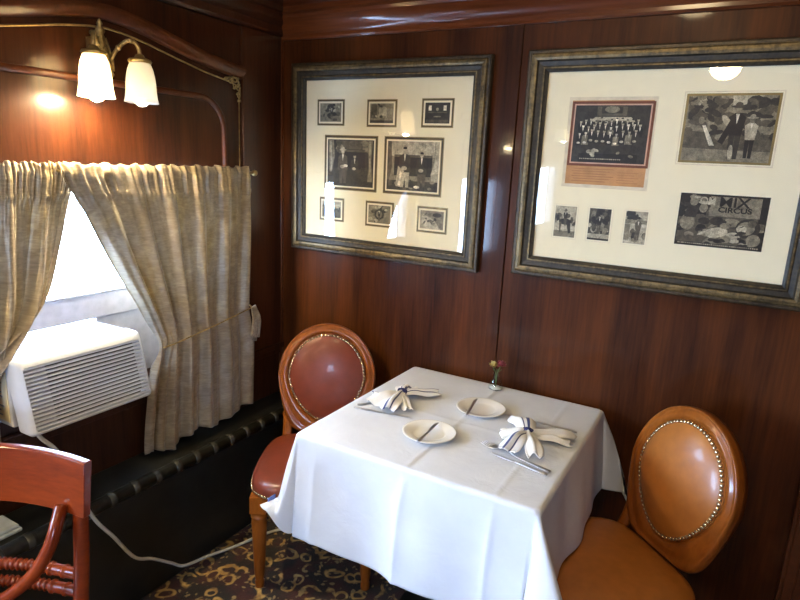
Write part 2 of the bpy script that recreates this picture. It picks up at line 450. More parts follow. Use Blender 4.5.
# cornices
def cornice(name, back):
    prof = [(0, 2.060), (.010, 2.060), (.016, 2.068), (.016, 2.080), (.024, 2.088), (.026, 2.098), (.040, 2.122), (.062, 2.138), (.066, 2.150), (.078, 2.156), (.078, 2.176), (.092, 2.190), (.095, 2.45), (0, 2.45)]
    mb = MB()
    if back: mb.prism([V(-.0, -d, z) for d, z in prof], (XR, 0, 0))
    else: mb.prism([V(d, 0, z) for d, z in prof], (0, YF, 0))
    struct(name, mb, M['cornice'], angle=35)
cornice('trim_20', True)
def cornice_left():
    prof = [(0, 2.075), (.020, 2.075), (.030, 2.085), (.030, 2.110), (.045, 2.120), (.062, 2.140), (.066, 2.152), (.078, 2.158), (.078, 2.178), (.092, 2.192), (.095, 2.45), (0, 2.45)]
    mb = MB(); mb.prism([V(d, -.0, z) for d, z in prof], (0, YF, 0)); struct('trim_21', mb, M['panel_dark'], angle=35)
cornice_left()

# windows; the unseen right-hand one is added for its daylight
for i, (wx, c) in enumerate([(-.06, c) for c in BC] + [(XR + .06, c) for c in BR]):
    w = bpy.data.objects.new('window_%d' % (i + 1), None); COL.objects.link(w); w.location = (wx, c, WZ0); w['kind'] = 'structure'  # the last one is the added, unseen right window
    h = WZ1 - WZ0
    mb = MB()
    mb.box(-.03, .03, -WY, -WY + .035, 0, h); mb.box(-.03, .03, WY - .035, WY, 0, h); mb.box(-.03, .03, -WY + .035, WY - .035, h - .035, h)
    obj('window_frame', mb, M['sash'], w, bevel=.003)
    mb = MB(); zr = .243 if i == 0 else .0
    mb.box(-.012, .012, -WY + .035, WY - .035, zr, zr + .085); mb.box(-.012, .016, -WY + .035, WY - .035, zr + .085, zr + .093); obj('sash_rail', mb, M['sash'], w, bevel=.003)
    mb = MB(); mb.box(-.004, -.001, -WY + .035, WY - .035, zr + .093, h - .035); obj('pane', mb, M['pane'], w)
    if i == 0:   # filler boards either side of the air conditioner and below the raised sash
        mb = MB(); mb.box(-.012, .006, -WY + .035, -.466, 0, .243); mb.box(-.012, .006, -.062, WY - .035, 0, .243); obj('filler_panel', mb, M['sash'], w, bevel=.002)

# ------------------------------------------------------------------ heater casing below the window
ht = thing('heater_casing', 'long low black heater casing with studded edge along the wall under the window', 'heater', (0, -2.7, 0))
def hb(x0, x1, z0, z1, nm, m, **k):
    mb = MB(); mb.box(x0, x1, -2.6, 2.69, z0, z1); return obj(nm, mb, m, ht, **k)
hb(.002, .175, 0.002, .435, 'casing', M['black'], bevel=.006)
hb(.002, .165, .436, .462, 'top_plate', M['black'], bevel=.004)
mb = MB(); mb.tube([(.178, -2.6, .452), (.178, 2.69, .452)], .024, 12); obj('edge_roll', mb, M['blacktrim'], ht, smooth=True)
mb = MB(); mb.tube([(.178, -.012, .452), (.178, -.006, .452), (.178, .006, .452), (.178, .012, .452)], [.0242, .0262, .0262, .0242], 12)
st0 = obj('stud', mb, M['stud'], ht, smooth=True); st0.location = (0, 2.62, 0)
for k in range(1, 20):
    c = st0.copy(); c.location = (0, 2.62 - k * .088, 0); COL.objects.link(c)
t = tag(obj('folded_napkin', (lambda m: (m.box(.03, .13, -1.40, -1.300, .4625, .474), m.box(.035, .125, -1.395, -1.306, .4745, .486), m)[2])(MB()), M['paper'], bevel=.004), 'pale folded napkin left lying on top of the black heater casing', 'napkin')

# ------------------------------------------------------------------ air conditioner
ac = thing('air_conditioner', 'white window air conditioner unit sticking into the room below the parted curtains', 'air conditioner', (0, -1.104, .786))
AW = .200; AH = .210
mb = MB(); mb.box(-.34, .135, -AW + .006, AW - .006, .004, AH); obj('casing', mb, M['acwhite'], ac, bevel=.006)
# front bezel: rounded frame standing proud, with dark recess and slats
def rrect(x, hy, z0, z1, r, n=6):
    out = []
    for (cy, cz, a0) in ((hy - r, z1 - r, 0), (-hy + r, z1 - r, PI / 2), (-hy + r, z0 + r, PI), (hy - r, z0 + r, 3 * PI / 2)):
        for k in range(n + 1):
            a = a0 + PI / 2 * k / n; out.append(V(x, cy + r * math.cos(a), cz + r * math.sin(a)))
    return out
def tilt(l):   # the front leans back towards its top
    return [V(p.x + .012 - .25 * (p.z - .11), p.y, p.z) for p in l]
mb = MB()
mb.rings([tilt(rrect(.1355, AW - .002, 0, AH + .004, .012)), tilt(rrect(.182, AW, 0, AH + .004, .016)), tilt(rrect(.196, AW - .008, .006, AH - .004, .016)),
          tilt(rrect(.200, AW - .016, .014, AH - .018, .010)), tilt(rrect(.186, AW - .018, .016, AH - .020, .008))], cap0=False, cap1=False)
obj('front_bezel', mb, M['acwhite'], ac, angle=50)
mb = MB(); mb.rings([tilt(rrect(.160, AW - .02, .02, AH - .03, .008)), tilt(rrect(.166, AW - .02, .02, AH - .03, .008))]); obj('filter_panel', mb, M['acdark'], ac)
mb = MB()
for k in range(16):
    z = .020 + k * .0110
    s0 = -.012 + .25 * (z - .11)
    mb.prism([V(.189 - s0, -AW + .014, z), V(.199 - s0, -AW + .014, z), V(.1985 - s0, -AW + .014, z + .0050), V(.189 - s0, -AW + .014, z + .0046)], (0, 2 * AW - .028, 0))
obj('louvre_grille', mb, M['acwhite'], ac)
mb = MB(); mb.rings([[V(p.x, p.y, p.z) for p in tilt([V(x, -AW + .02, .02), V(x, -AW + .085, .02), V(x, -AW + .085, AH - .022), V(x, -AW + .02, AH - .022)])] for x in (.167, .181)]); obj('control_cover', mb, M['acshade'], ac)
mb = MB()
for k in range(8): mb.box(.05 + .0, .065, -.17 + k * .045, -.14 + k * .045, AH, AH + .0012)
obj('top_vent', mb, M['acshade'], ac)
mb = MB(); mb.box(.02, .125, -AW + .0035, -AW + .0055, .02, .17); obj('rating_sticker', mb, M['mat'], ac)
mb = MB()
for k in range(9): mb.box(.03, .03 + random.uniform(.05, .085), -AW + .0026, -AW + .0034, .035 + k * .014, .039 + k * .014)
obj('sticker_text', mb, M['blackprint'], ac)
# power cord: leaves the bottom edge, sags over the heater edge to the carpet
def catmull(pts, k=10):
    out = []; Q = [Vector(p) for p in pts]; Q = [Q[0] * 2 - Q[1]] + Q + [Q[-1] * 2 - Q[-2]]
    for i in range(1, len(Q) - 2):
        for j in range(k):
            t = j / k; a, b, c, d = Q[i - 1:i + 3]
            out.append(.5 * ((2 * b) + (c - a) * t + (2 * a - 5 * b + 4 * c - d) * t * t + (3 * b - a - 3 * c + d) * t ** 3))
    out.append(Q[-2]); return out
cp = [(.16, -1.262, .785), (.205, -1.262, .765), (.215, -1.217, .690), (.222, -1.147, .470), (.222, -1.075, .345), (.222, -1.005, .228), (.222, -.937, .180), (.222, -.86, .115), (.222, -.80, .066), (.225, -.690, .040), (.24, -.56, .012), (.28, -.43, .009), (.33, -.34, .009), (.42, -.20, .009)]
mb = MB(); mb.tube([Vector(p) - V(0, -1.104, .786) for p in catmull(cp)], .0058, 8); obj('power_cord', mb, M['cordw'], ac, smooth=True)

# ------------------------------------------------------------------ curtains
RX = .078; RZ = 1.506
rod = thing('curtain_rod', 'thin brass curtain rod with ball ends above the window', 'curtain rod', (RX, -.84, RZ))
mb = MB(); mb.tube([(0, -.575, 0), (0, .575, 0)], .006, 10); obj('rod', mb, M['brass'], rod, smooth=True)
for s in (-1, 1):
    mb = MB(); mb.ball((0, s * .586, 0), .013); obj('finial', mb, M['brass'], rod, smooth=True)
    mb = MB(); mb.tube([(-RX + .002, s * .562, -.002), (0, s * .562, -.002)], .005, 8); mb.lathe([(.014, 0), (.014, .005)], 12, Matrix.Translation((-RX + .001, s * .562, -.002)) @ Matrix.Rotation(PI / 2, 4, 'Y')); obj('bracket', mb, M['brass'], rod, smooth=True)

def interp(tab, z):
    if z >= tab[0][0]: return tab[0][1]
    for (z0, v0), (z1, v1) in zip(tab, tab[1:]):
        if z >= z1: return lerp(v0, v1, (z0 - z) / (z0 - z1))
    return tab[-1][1]
def sm(tab, z): return sum(interp(tab, z + d) for d in (-.045, -.03, -.015, 0, .015, .03, .045)) / 7
def curtain(name, label, y_top_in, y_out, tab_in, tab_out, zbot, folds, seed, notch=None, bulge=0):
    rnd = random.Random(seed); ph = [rnd.uniform(0, 6) for _ in range(8)]
    root = thing(name, label, 'curtain', (RX, (y_top_in + y_out) / 2, .48), 0)
    sgn = 1 if y_out > y_top_in else -1; W = abs(y_out - y_top_in)
    def surf(u, v):
        zt = 1.530 + .003 * math.sin(u * 95 + ph[0]) + .002 * math.sin(u * 41)
        zb = zbot(u)
        z = lerp(zt, zb, v)
        D = (sm(tab_in, z) - y_top_in) * sgn
        Do = (interp(tab_out, z) - y_out) * sgn
        y = y_top_in + sgn * (W * u + D * (1 - u) ** 2.0 + Do * u ** 2)
        hd = sstep(1.40, 1.44, z)                       # in the header
        fine = .0045 * math.sin(u * 2 * PI * 23 + ph[1]) + .003 * math.sin(u * 2 * PI * 37 + ph[2])
        comp = 1 + 1.3 * max(0, D) / max(W, .1) * (1 - u)
        br = .012 * comp * math.sin(u * 2 * PI * folds + ph[3] + .7 * math.sin(v * 3)) + .006 * math.sin(u * 2 * PI * folds * 2.1 + ph[4] + v * 2)
        fall = sstep(1.52, 1.2, z)
        x = RX + .013 + fine * (hd * .9 + (1 - hd) * .25 * (1 - fall)) + br * (.45 + .55 * fall)
        rodpinch = math.exp(-((z - RZ) / .008) ** 2); x = lerp(x, RX + .0135 + fine * .5, rodpinch)
        x += .006 * math.exp(-((z - 1.436) / .004) ** 2)  # stitched hem of the rod pocket
        if z > RZ: x -= .012 * (z - RZ) / .03
        if notch:
            nz = sstep(.93, .80, z); x -= nz * .075 * math.exp(-((u - notch) / .024) ** 2); x += nz * .014 * math.exp(-((u - notch - .08) / .05) ** 2) + nz * .012 * math.exp(-((u - notch + .08) / .04) ** 2)
        tz = math.exp(-((z - .90) / .05) ** 2) * (1 - u) ** 2; x = lerp(x, RX + .030 + .012 * math.sin(u * 60), .7 * tz)
        x += .016 * (1 - u) ** 4 * math.sin(z * 9 + ph[5])
        x += bulge * sstep(1.28, 1.04, z) * sstep(.90, 1.0, z) * (1 - u) ** 1.5
        return V(max(x, .030) - RX, y - root.location.y, z - root.location.z)
    mb = MB(); mb.grid(200, 110, surf); obj('drape', mb, M['curtain'], root, smooth=True, thick=.0022)
    return root
cr = curtain('curtain', 'gold satin curtain on the right of the window, tied back over the air conditioner corner', -1.085, -.297,
             [(1.54, -1.085), (1.45, -1.066), (1.425, -1.03), (1.221, -.914), (1.05, -.822), (.932, -.778), (.90, -.765), (.86, -.785), (.75, -.815), (.5, -.83)],
             [(1.54, -.297), (1.3, -.305), (.95, -.325), (.9, -.315), (.8, -.295), (.48, -.298)],
             lambda u: .486 - .012 * math.exp(-((u - .18) / .12) ** 2) + .012 * math.sin(u * 15) + .02 * u, 5.5, 3, notch=.125)
o0 = cr.location
mb = MB()
tp = [(.128, -.775, .897), (.136, -.72, .904), (.132, -.62, .916), (.130, -.50, .932), (.128, -.40, .948), (.118, -.325, .958), (.06, -.296, .964), (.02, -.290, .966)]
mb.tube([Vector(p) - o0 for p in catmull(tp, 6)], .0028, 6); obj('tieback_cord', mb, M['brass'], cr, smooth=True)
mb = MB()
for k in range(5):
    y = -.318 + .009 * k
    mb.tube(catmull([Vector((.115 - .004 * k, y, .957)) - o0, Vector((.120, y + .006, .90)) - o0, Vector((.112, y + .004, .83 - .012 * (k % 3))) - o0], 5), [.004 + .0004 * j for j in range(11)], 6)
obj('tieback_tassel', mb, M['curtain'], cr, smooth=True)
cl = curtain('curtain', 'gold satin curtain at the left edge of the window, swept left behind the air conditioner', -1.020, -1.405,
             [(1.54, -1.020), (1.45, -1.033), (1.425, -1.050), (1.33, -1.082), (1.214, -1.125), (1.12, -1.185), (1.05, -1.265), (1.0, -1.335), (.95, -1.375), (.84, -1.395), (.78, -1.40), (.5, -1.40)],
             [(1.54, -1.405), (1.0, -1.46), (.9, -1.48), (.5, -1.48)],
             lambda u: .60 + .012 * math.sin(u * 15), 3.4, 11, bulge=.055)
o1 = cl.location
mb = MB(); mb.tube([Vector(p) - o1 for p in catmull([(.120, -1.39, .86), (.13, -1.43, .87), (.12, -1.47, .885), (.02, -1.49, .90)], 6)], .0028, 6); obj('tieback_cord', mb, M['brass'], cl, smooth=True)

# ------------------------------------------------------------------ brass string trim and corner ornament under the arch
mb = MB(); K = 40
sp_ = [(.006, lerp(-.30, -1.38, i / K), arch_z(lerp(-.30, -1.38, i / K), -.84) - .043) for i in range(K + 1)]
mb.tube(sp_, .0034, 6); mb.tube([(.006, -.262, 1.80), (.006, -.268, .72)], .0024, 6)
struct('trim_22', mb, M['brass'], smooth=True)
orn = MB()
def spiral(cy, cz, r0, r1, a0, turns, n=22):
    return [(.010, cy + lerp(r0, r1, i / n) * math.cos(a0 + turns * 2 * PI * i / n), cz + lerp(r0, r1, i / n) * math.sin(a0 + turns * 2 * PI * i / n)) for i in range(n + 1)]
for (cy, cz, r, a, tn) in ((-.285, 1.868, .018, 0, 1.4), (-.312, 1.860, .013, 2, -1.3), (-.268, 1.838, .014, 1, 1.4), (-.268, 1.808, .011, 3, -1.3), (-.335, 1.862, .008, 0, 1.2), (-.290, 1.842, .011, 4, 1.2), (-.266, 1.786, .007, 0, 1.2)):
    orn.tube(spiral(cy, cz, r, r * .25, a, tn), .0032, 6)
orn.tube(catmull([(.010, -.345, 1.862), (.010, -.31, 1.872), (.010, -.272, 1.866), (.010, -.262, 1.83), (.010, -.264, 1.78)]), .003, 6)
for (y, z) in ((-.275, 1.862), (-.30, 1.852), (-.266, 1.82)): orn.ball((.012, y, z), .006, sq=(.6, 1, 1))
tag(obj('corner_ornament', orn, M['brassdark'], smooth=True), 'small brass scroll ornament at the right foot of the arch', 'ornament')

# ------------------------------------------------------------------ wall sconces
def sconce(c, label, group=None):
    r = thing('wall_sconce', label, 'wall lamp', (0, c, 1.80), 0)
    mb = MB()   # tapering cast body with finial
    body = [(.002, -.006), (.030, -.004), (.034, .004), (.030, .014), (.033, .024), (.028, .045), (.021, .075), (.014, .105), (.010, .120), (.015, .128), (.012, .136), (.006, .142), (.009, .150), (.004, .160), (.001, .164)]
    mb.lathe(body, 20, Matrix.Translation((.040, 0, .0)) @ Matrix.Scale(1.0, 4))
    mb.box(.0005, .03, -.022, .022, -.002, .11)
    for a in range(6):
        t = a * PI / 3; mb.tube([(.040 + .030 * math.cos(t), .030 * math.sin(t), .015), (.040 + .030 * math.cos(t), .030 * math.sin(t), .05), (.040 + .014 * math.cos(t), .014 * math.sin(t), .11)], [.006, .005, .003], 6)
    obj('backplate', mb, M['brassdark'], r, smooth=True)
    for s, dim in ((-1, False), (1, True)):
        ex, ey, ez = .118, .078 * s, .070
        mb = MB(); path = catmull([(.055, .012 * s, .03), (.070, .030 * s, .075), (.088, .055 * s, .106), (.108, .070 * s, .104), (.117, .077 * s, .084), (ex, ey, ez)], 8)
        mb.tube(path, .0062, 8)
        mb.ball(path[len(path) // 2], .011, sq=(1, 1, .7)); mb.ball(path[10], .009)
        obj('arm', mb, M['brassdark'], r, smooth=True)
        mb = MB(); MT = Matrix.Translation((ex, ey, .004))
        mb.lathe([(.004, .068), (.012, .064), (.016, .056), (.033, .051), (.036, .046), (.034, .040), (.028, .040)], 20, MT); obj('shade_holder', mb, M['brass'], r, smooth=True)
        mb = MB(); prof = [(.024, .046), (.031, .036), (.037, .020), (.041, .000), (.0435, -.022), (.045, -.045), (.047, -.065), (.050, -.080)]
        mod = lambda a, z: 1 + .10 * math.cos(4 * a + .4) * sstep(-.02, -.08, z)
        ring = []
        mb.lathe(prof, 36, MT, mod=mod, cap=False)
        obj('lamp_shade', mb, M['shade_dim'] if dim else M['shade'], r, smooth=True, thick=.003)
        mb = MB(); mb.lathe([(.006, .038), (.012, .02), (.016, -.01), (.024, -.040), (.027, -.060), (.023, -.078), (.013, -.089), (.002, -.092)], 20, MT); obj('bulb', mb, M['bulb_dim'] if dim else M['bulb'], r, smooth=True)
    return r
sconce(-.885, 'brass twin wall lamp with frosted glass shades above the window')
sconce(-2.56, 'brass twin wall lamp above the next window along, behind the viewer')
sconce(-4.24, 'brass twin wall lamp above the farthest window, behind the viewer')

# ceiling globes along the aisle
for y, lb in ((-1.32, 'round warm ceiling lamp above the aisle near the pictures'), (-3.06, 'round warm ceiling lamp above the aisle behind the viewer'), (-4.8, 'round warm ceiling lamp above the far end of the aisle')):
    r = thing('ceiling_lamp', lb, 'ceiling lamp', (1.49, y, 2.50))
    mb = MB(); mb.lathe([(.001, .02), (.15, .02), (.155, -.02), (.15, -.045), (.001, -.045)], 32); obj('rim', mb, M['brass'], r, smooth=True)
    mb = MB(); mb.lathe([(.142, -.046), (.135, -.075), (.115, -.11), (.08, -.14), (.04, -.156), (.002, -.16)], 32); obj('globe', mb, M['dome'], r, smooth=True)

# ------------------------------------------------------------------ framed pictures
def framed(name, label, x0, x1, z0, z1, fw, lean, d=.034):
    r = thing(name, label, 'picture', ((x0 + x1) / 2, 0, z0))
    ox, oz = r.location.x, z0
    prof = [(0, 0.001, 0), (0, d * .72, 0), (.004, d * .80, 0), (.012, d * .80, 0), (.017, d * .96, 1), (.026, d, 1), (.034, d * .95, 1), (.038, d * .74, 2), (.052, d * .66, 2), (.055, d * .72, 0), (.060, d * .72, 1), (.063, d * .60, 2), (fw, d * .50, 2), (fw, .006, 2)]
    prof = [(a * fw / .070 if a < fw else fw, dd, m) for a, dd, m in prof]
    mb = MB(); loops = []
    for a, dd, m in prof: loops.append([V(x0 + a - ox, -dd, z0 + a - oz), V(x1 - a - ox, -dd, z0 + a - oz), V(x1 - a - ox, -dd, z1 - a - oz), V(x0 + a - ox, -dd, z1 - a - oz)])
    for i in range(len(loops) - 1):
        a, b = loops[i], loops[i + 1]
        for k in range(4):
            l = (k + 1) % 4; mb.add([a[k], a[l], b[l], b[k]], [(0, 1, 2, 3)], prof[i + 1][2])
    obj('frame', mb, [M['fr_out'], M['fr_gold'], M['fr_in']], r, recalc=True)
    mb = MB(); mb.box(x0 + fw - .004 - ox, x1 - fw + .004 - ox, -.008, -.002, z0 + fw - .004 - oz, z1 - fw + .004 - oz); obj('mat_board', mb, M['mat'], r)
    mb = MB(); mb.box(x0 + fw - .002 - ox, x1 - fw + .002 - ox, -.0155, -.0135, z0 + fw - .002 - oz, z1 - fw + .002 - oz); obj('glazing', mb, M['glazing'], r)
    r.rotation_euler = (math.radians(lean), 0, 0)
    return r

class Art:
    """flat printed shapes in six grey-brown tones, unit square 0..1"""
    def __init__(s, root, x0, x1, z0, z1, y):
        s.mb = MB(); s.o = root.location; s.r = (x0, x1, z0, z1); s.y = y; s.k = 0
    def p(s, u, v): x0, x1, z0, z1 = s.r; return V(lerp(x0, x1, u) - s.o.x, s.y - .000012 * s.k - s.o.y, lerp(z0, z1, v) - s.o.z)
    def poly(s, pts, tone):
        s.k += 1; s.mb.add([s.p(min(1, max(0, a)), min(1, max(0, b))) for a, b in pts], [tuple(range(len(pts)))], tone)
    def ell(s, cx, cy, rx, ry, tone, n=14, a0=0):
        s.poly([(cx + rx * math.cos(2 * PI * k / n) * math.cos(a0) - ry * math.sin(2 * PI * k / n) * math.sin(a0), cy + rx * math.cos(2 * PI * k / n) * math.sin(a0) + ry * math.sin(2 * PI * k / n) * math.cos(a0)) for k in range(n)], tone)
    def rect(s, a, b, c, d, tone): s.poly([(a, c), (b, c), (b, d), (a, d)], tone)
    def blobs(s, rnd, n, u0, u1, v0, v1, r0, r1, tones):
        for _ in range(n): s.ell(rnd.uniform(u0, u1), rnd.uniform(v0, v1), rnd.uniform(r0, r1), rnd.uniform(r0, r1), rnd.choice(tones), 9, rnd.uniform(0, 3))
    def done(s, parent): return obj('printed_image', s.mb, T, parent, recalc=False)

def pic(root, name, x0, x1, z0, z1, layers, y=-.0082):
    """layers: (inset, material) from the outside in; returns the innermost rectangle"""
    mb = MB(); mats = []; o = root.location; yy = y
    for i, (ins, m) in enumerate(layers):
        mats.append(m); mb.box(x0 + ins - o.x, x1 - ins - o.x, yy - .0004, yy, z0 + ins - o.z, z1 - ins - o.z, i); yy -= .0004
    pr = obj(name, mb, mats, root); ins = layers[-1][0]
    return pr, (x0 + ins, x1 - ins, z0 + ins, z1 - ins), yy - .00005
def person(a, u, v, s, asp, coat, skin=4, hat=None, seat=False, legs=2):
    """small printed figure: (u, v) feet, s height, asp = width/height of the print"""
    k = 1 / asp
    if seat:
        a.poly([(u - .10 * s * k, v), (u - .02 * s * k, v), (u + .02 * s * k, v + .34 * s), (u - .12 * s * k, v + .40 * s)], legs)
        a.poly([(u + .04 * s * k, v), (u + .12 * s * k, v), (u + .14 * s * k, v + .40 * s), (u, v + .36 * s)], legs)
        a.poly([(u - .17 * s * k, v + .36 * s), (u + .17 * s * k, v + .36 * s), (u + .15 * s * k, v + .74 * s), (u + .05 * s * k, v + .80 * s), (u - .05 * s * k, v + .80 * s), (u - .15 * s * k, v + .74 * s)], coat)
        a.ell(u - .01, v + .46 * s, .08 * s * k, .05 * s, skin)
    else:
        a.poly([(u - .08 * s * k, v), (u - .01 * s * k, v), (u, v + .45 * s), (u - .10 * s * k, v + .48 * s)], legs)
        a.poly([(u + .01 * s * k, v), (u + .08 * s * k, v), (u + .10 * s * k, v + .48 * s), (u, v + .45 * s)], legs)
        a.poly([(u - .10 * s * k, v + .42 * s), (u + .10 * s * k, v + .42 * s), (u + .14 * s * k, v + .74 * s), (u + .04 * s * k, v + .82 * s), (u - .04 * s * k, v + .82 * s), (u - .14 * s * k, v + .74 * s)], coat)
    a.poly([(u - .03 * s * k, v + .80 * s), (u + .03 * s * k, v + .80 * s), (u, v + .62 * s)], 5)
    a.ell(u, v + .88 * s, .055 * s * k, .075 * s, skin)
    if hat is not None:
        a.ell(u, v + .925 * s, .12 * s * k, .025 * s, hat); a.ell(u, v + .96 * s, .06 * s * k, .045 * s, hat)
    else: a.ell(u, v + .935 * s, .055 * s * k, .03 * s, 0)

fA = framed('framed_picture', 'large bronze framed picture of eight old photographs, above the left chair', .0824, .990, 1.178, 1.9643, .069, .25)
DK = M['fr_in']; GB = M['gilt']; CB = M['creamborder']
rn = random.Random(4)
def small(root, x0, x1, z0, z1, style, seed):
    pr, R, y = pic(root, 'photo_print', x0, x1, z0, z1, [(0, GB), (.004, DK), (.007, GB), (.009, M['mat']), (.016, T[2])])
    a = Art(root, *R, y); q = random.Random(seed); asp = (R[1] - R[0]) / (R[3] - R[2])
    if style == 0:
        a.rect(0, 1, 0, 1, 3); a.blobs(q, 12, .1, .9, .1, .9, .04, .14, [2, 3, 4]); a.blobs(q, 10, .35, .75, .25, .9, .05, .13, [0, 1, 1]); person(a, .55, .1, .7, asp, 1, 4)
    elif style == 1:
        a.rect(0, 1, 0, 1, 3); a.rect(.05, .3, .25, .95, 2); a.rect(.38, .72, .28, .78, 4); a.blobs(q, 12, .1, .9, .05, .95, .03, .09, [2, 3, 4, 1]); a.rect(.0, 1, .0, .14, 1)
    elif style == 2:
        a.rect(0, 1, 0, 1, 1); a.rect(.14, .26, .62, .86, 5); a.rect(.74, .86, .62, .86, 5); a.rect(.12, .88, .5, .56, 2); a.rect(.36, .64, .30, .36, 3); a.ell(.5, .68, .06, .08, 3); a.rect(.05, .95, .05, .18, 2)
    elif style == 3:
        a.rect(0, 1, .55, 1, 4); a.rect(0, 1, 0, .55, 2); a.blobs(q, 9, .05, .95, .5, .75, .05, .12, [1, 2, 3])
        for k in range(5): person(a, .15 + .18 * k, .1 + q.uniform(0, .05), .62, asp, q.choice([0, 1, 4]), 4, q.choice([None, 1, 4]))
    elif style == 4:
        a.rect(0, 1, 0, 1, 3); a.blobs(q, 26, .05, .95, .05, .95, .03, .12, [1, 2, 3, 4]); a.ell(.5, .5, .22, .3, 1); a.ell(.5, .5, .14, .2, 3); person(a, .5, .15, .6, asp, 1, 5)
    elif style == 5:
        a.rect(0, 1, 0, 1, 3); a.poly([(0, 0), (.9, 0), (.6, .5), (.15, .8), (0, .6)], 4); a.blobs(q, 16, .15, .85, .2, .85, .03, .1, [2, 3, 1]); a.ell(.72, .78, .2, .12, 1)
    a.done(pr)
small(fA, .210, .350, 1.713, 1.819, 0, 1); small(fA, .460, .601, 1.710, 1.817, 1, 2); small(fA, .710, .847, 1.711, 1.819, 2, 3)
small(fA, .228, .358, 1.314, 1.415, 3, 5); small(fA, .467, .605, 1.310, 1.415, 4, 6); small(fA, .712, .847, 1.308, 1.412, 5, 8)
for k, (x0, x1) in enumerate(((.251, .518), (.548, .814))):
    pr, R, y = pic(fA, 'photo_print', x0, x1, 1.450, 1.676, [(0, GB), (.004, DK), (.009, GB), (.012, M['mat']), (.018, T[1])])
    a = Art(fA, *R, y); asp = (R[1] - R[0]) / (R[3] - R[2]); q = random.Random(20 + k)
    if k == 0:   # two people by a curtained window
        a.rect(0, 1, 0, 1, 1); a.rect(.20, .84, .80, .98, 2); a.blobs(q, 14, .2, .85, .78, .97, .03, .10, [2, 3, 2]); a.rect(.36, .82, .34, .80, 0)
        a.rect(.36, .82, .74, .79, 2); a.rect(.36, .82, .16, .36, 1)
        a.poly([(.02, .98), (.13, .98), (.16, .65), (.10, .30), (.05, .30)], 3); a.poly([(.05, .98), (.08, .98), (.11, .5), (.08, .3)], 4)
        a.poly([(.86, .98), (.97, .98), (.95, .55), (.98, .08), (.88, .1), (.90, .5)], 3); a.poly([(.90, .98), (.93, .98), (.92, .4), (.93, .2)], 4)
        a.rect(0, 1, 0, .12, 1)
        person(a, .34, .06, .78, asp, 2, 4, 4, True, 2); person(a, .60, .10, .62, asp, 1, 4, None, True, 1)
        a.ell(.40, .44, .05, .03, 5)
    else:
        a.rect(0, 1, 0, 1, 3); a.rect(.08, .92, .70, 1, 4); a.rect(.14, .88, .30, .72, 0); a.rect(.14, .88, .68, .73, 2)
        a.poly([(0, 1), (.07, 1), (.10, .5), (.05, .2), (0, .2)], 2); a.poly([(.94, 1), (1, 1), (1, .1), (.90, .1), (.86, .35), (.93, .62)], 4)
        a.rect(0, 1, 0, .20, 1); a.blobs(q, 24, 0, 1, 0, .2, .02, .05, [0, 2, 3])
        person(a, .35, .06, .86, asp, 1, 4, None, True, 4); person(a, .68, .08, .74, asp, 1, 4, None, True, 2)
        a.poly([(.18, .08), (.30, .06), (.34, .40), (.22, .50)], 4); a.poly([(.22, .10), (.27, .09), (.30, .36), (.26, .40)], 5); a.ell(.60, .08, .06, .03, 5)
    a.done(pr)

fB = framed('framed_picture', 'large bronze framed picture with orange sheet and circus poster, above the right chair', 1.1258, 2.048, 1.196, 1.970, .072, .9)
# orange sheet with a group photograph mounted on it
pr, R, y = pic(fB, 'orange_sheet', 1.277, 1.557, 1.522, 1.817, [(0, CB), (.011, M['orange'])])
a = Art(fB, *R, y); 
for k in range(6): a.rect(.08 + .02 * (k % 2), .52 + .05 * (k % 3), .035 + .030 * k, .045 + .030 * k, 4)
for k in range(5): a.rect(.66, .92 - .05 * (k % 2), .035 + .030 * k, .042 + .030 * k, 4)
o_ = a.done(pr); o_.data.materials.clear()
mfaint = plain('faded_print', (.40, .19, .07), .7)
for _ in range(6): o_.data.materials.append(mfaint)
pr, R, y = pic(fB, 'group_photo_print', 1.289, 1.551, 1.594, 1.803, [(0, M['brownp']), (.008, M['pinkline']), (.0125, T[1])], y=-.0094)
a = Art(fB, *R, y); q = random.Random(31); asp = (R[1] - R[0]) / (R[3] - R[2])
a.rect(0, 1, 0, 1, 1); a.rect(.30, .70, .82, .98, 2); a.rect(.36, .64, .86, .97, 1); a.ell(.5, .93, .10, .06, 3); a.poly([(.22, .72), (.82, .72), (.76, .80), (.28, .80)], 4); a.rect(.30, .74, .66, .74, 2)
for row, (v, nn, s) in enumerate(((.40, 12, .40), (.30, 11, .40), (.18, 10, .40))):
    for k in range(nn): person(a, .09 + .84 * (k + .5 * (row % 2)) / nn, v + q.uniform(-.02, .02), s + q.uniform(-.03, .03), asp, q.choice([0, 0, 1, 0, 3]), q.choice([4, 5, 4]), None, row == 2, 1)
a.rect(.10, .90, .0, .16, 0); a.blobs(q, 10, .15, .9, .10, .22, .02, .04, [3, 4])
for k in range(22): a.rect(.12 + .026 * k, .12 + .026 * k + q.uniform(.012, .02), .055, .075, 4)
a.done(pr)
for (px, pz) in ((1.291, 1.797), (1.545, 1.797), (1.546, 1.755), (1.293, 1.760), (1.293, 1.602)):
    pass
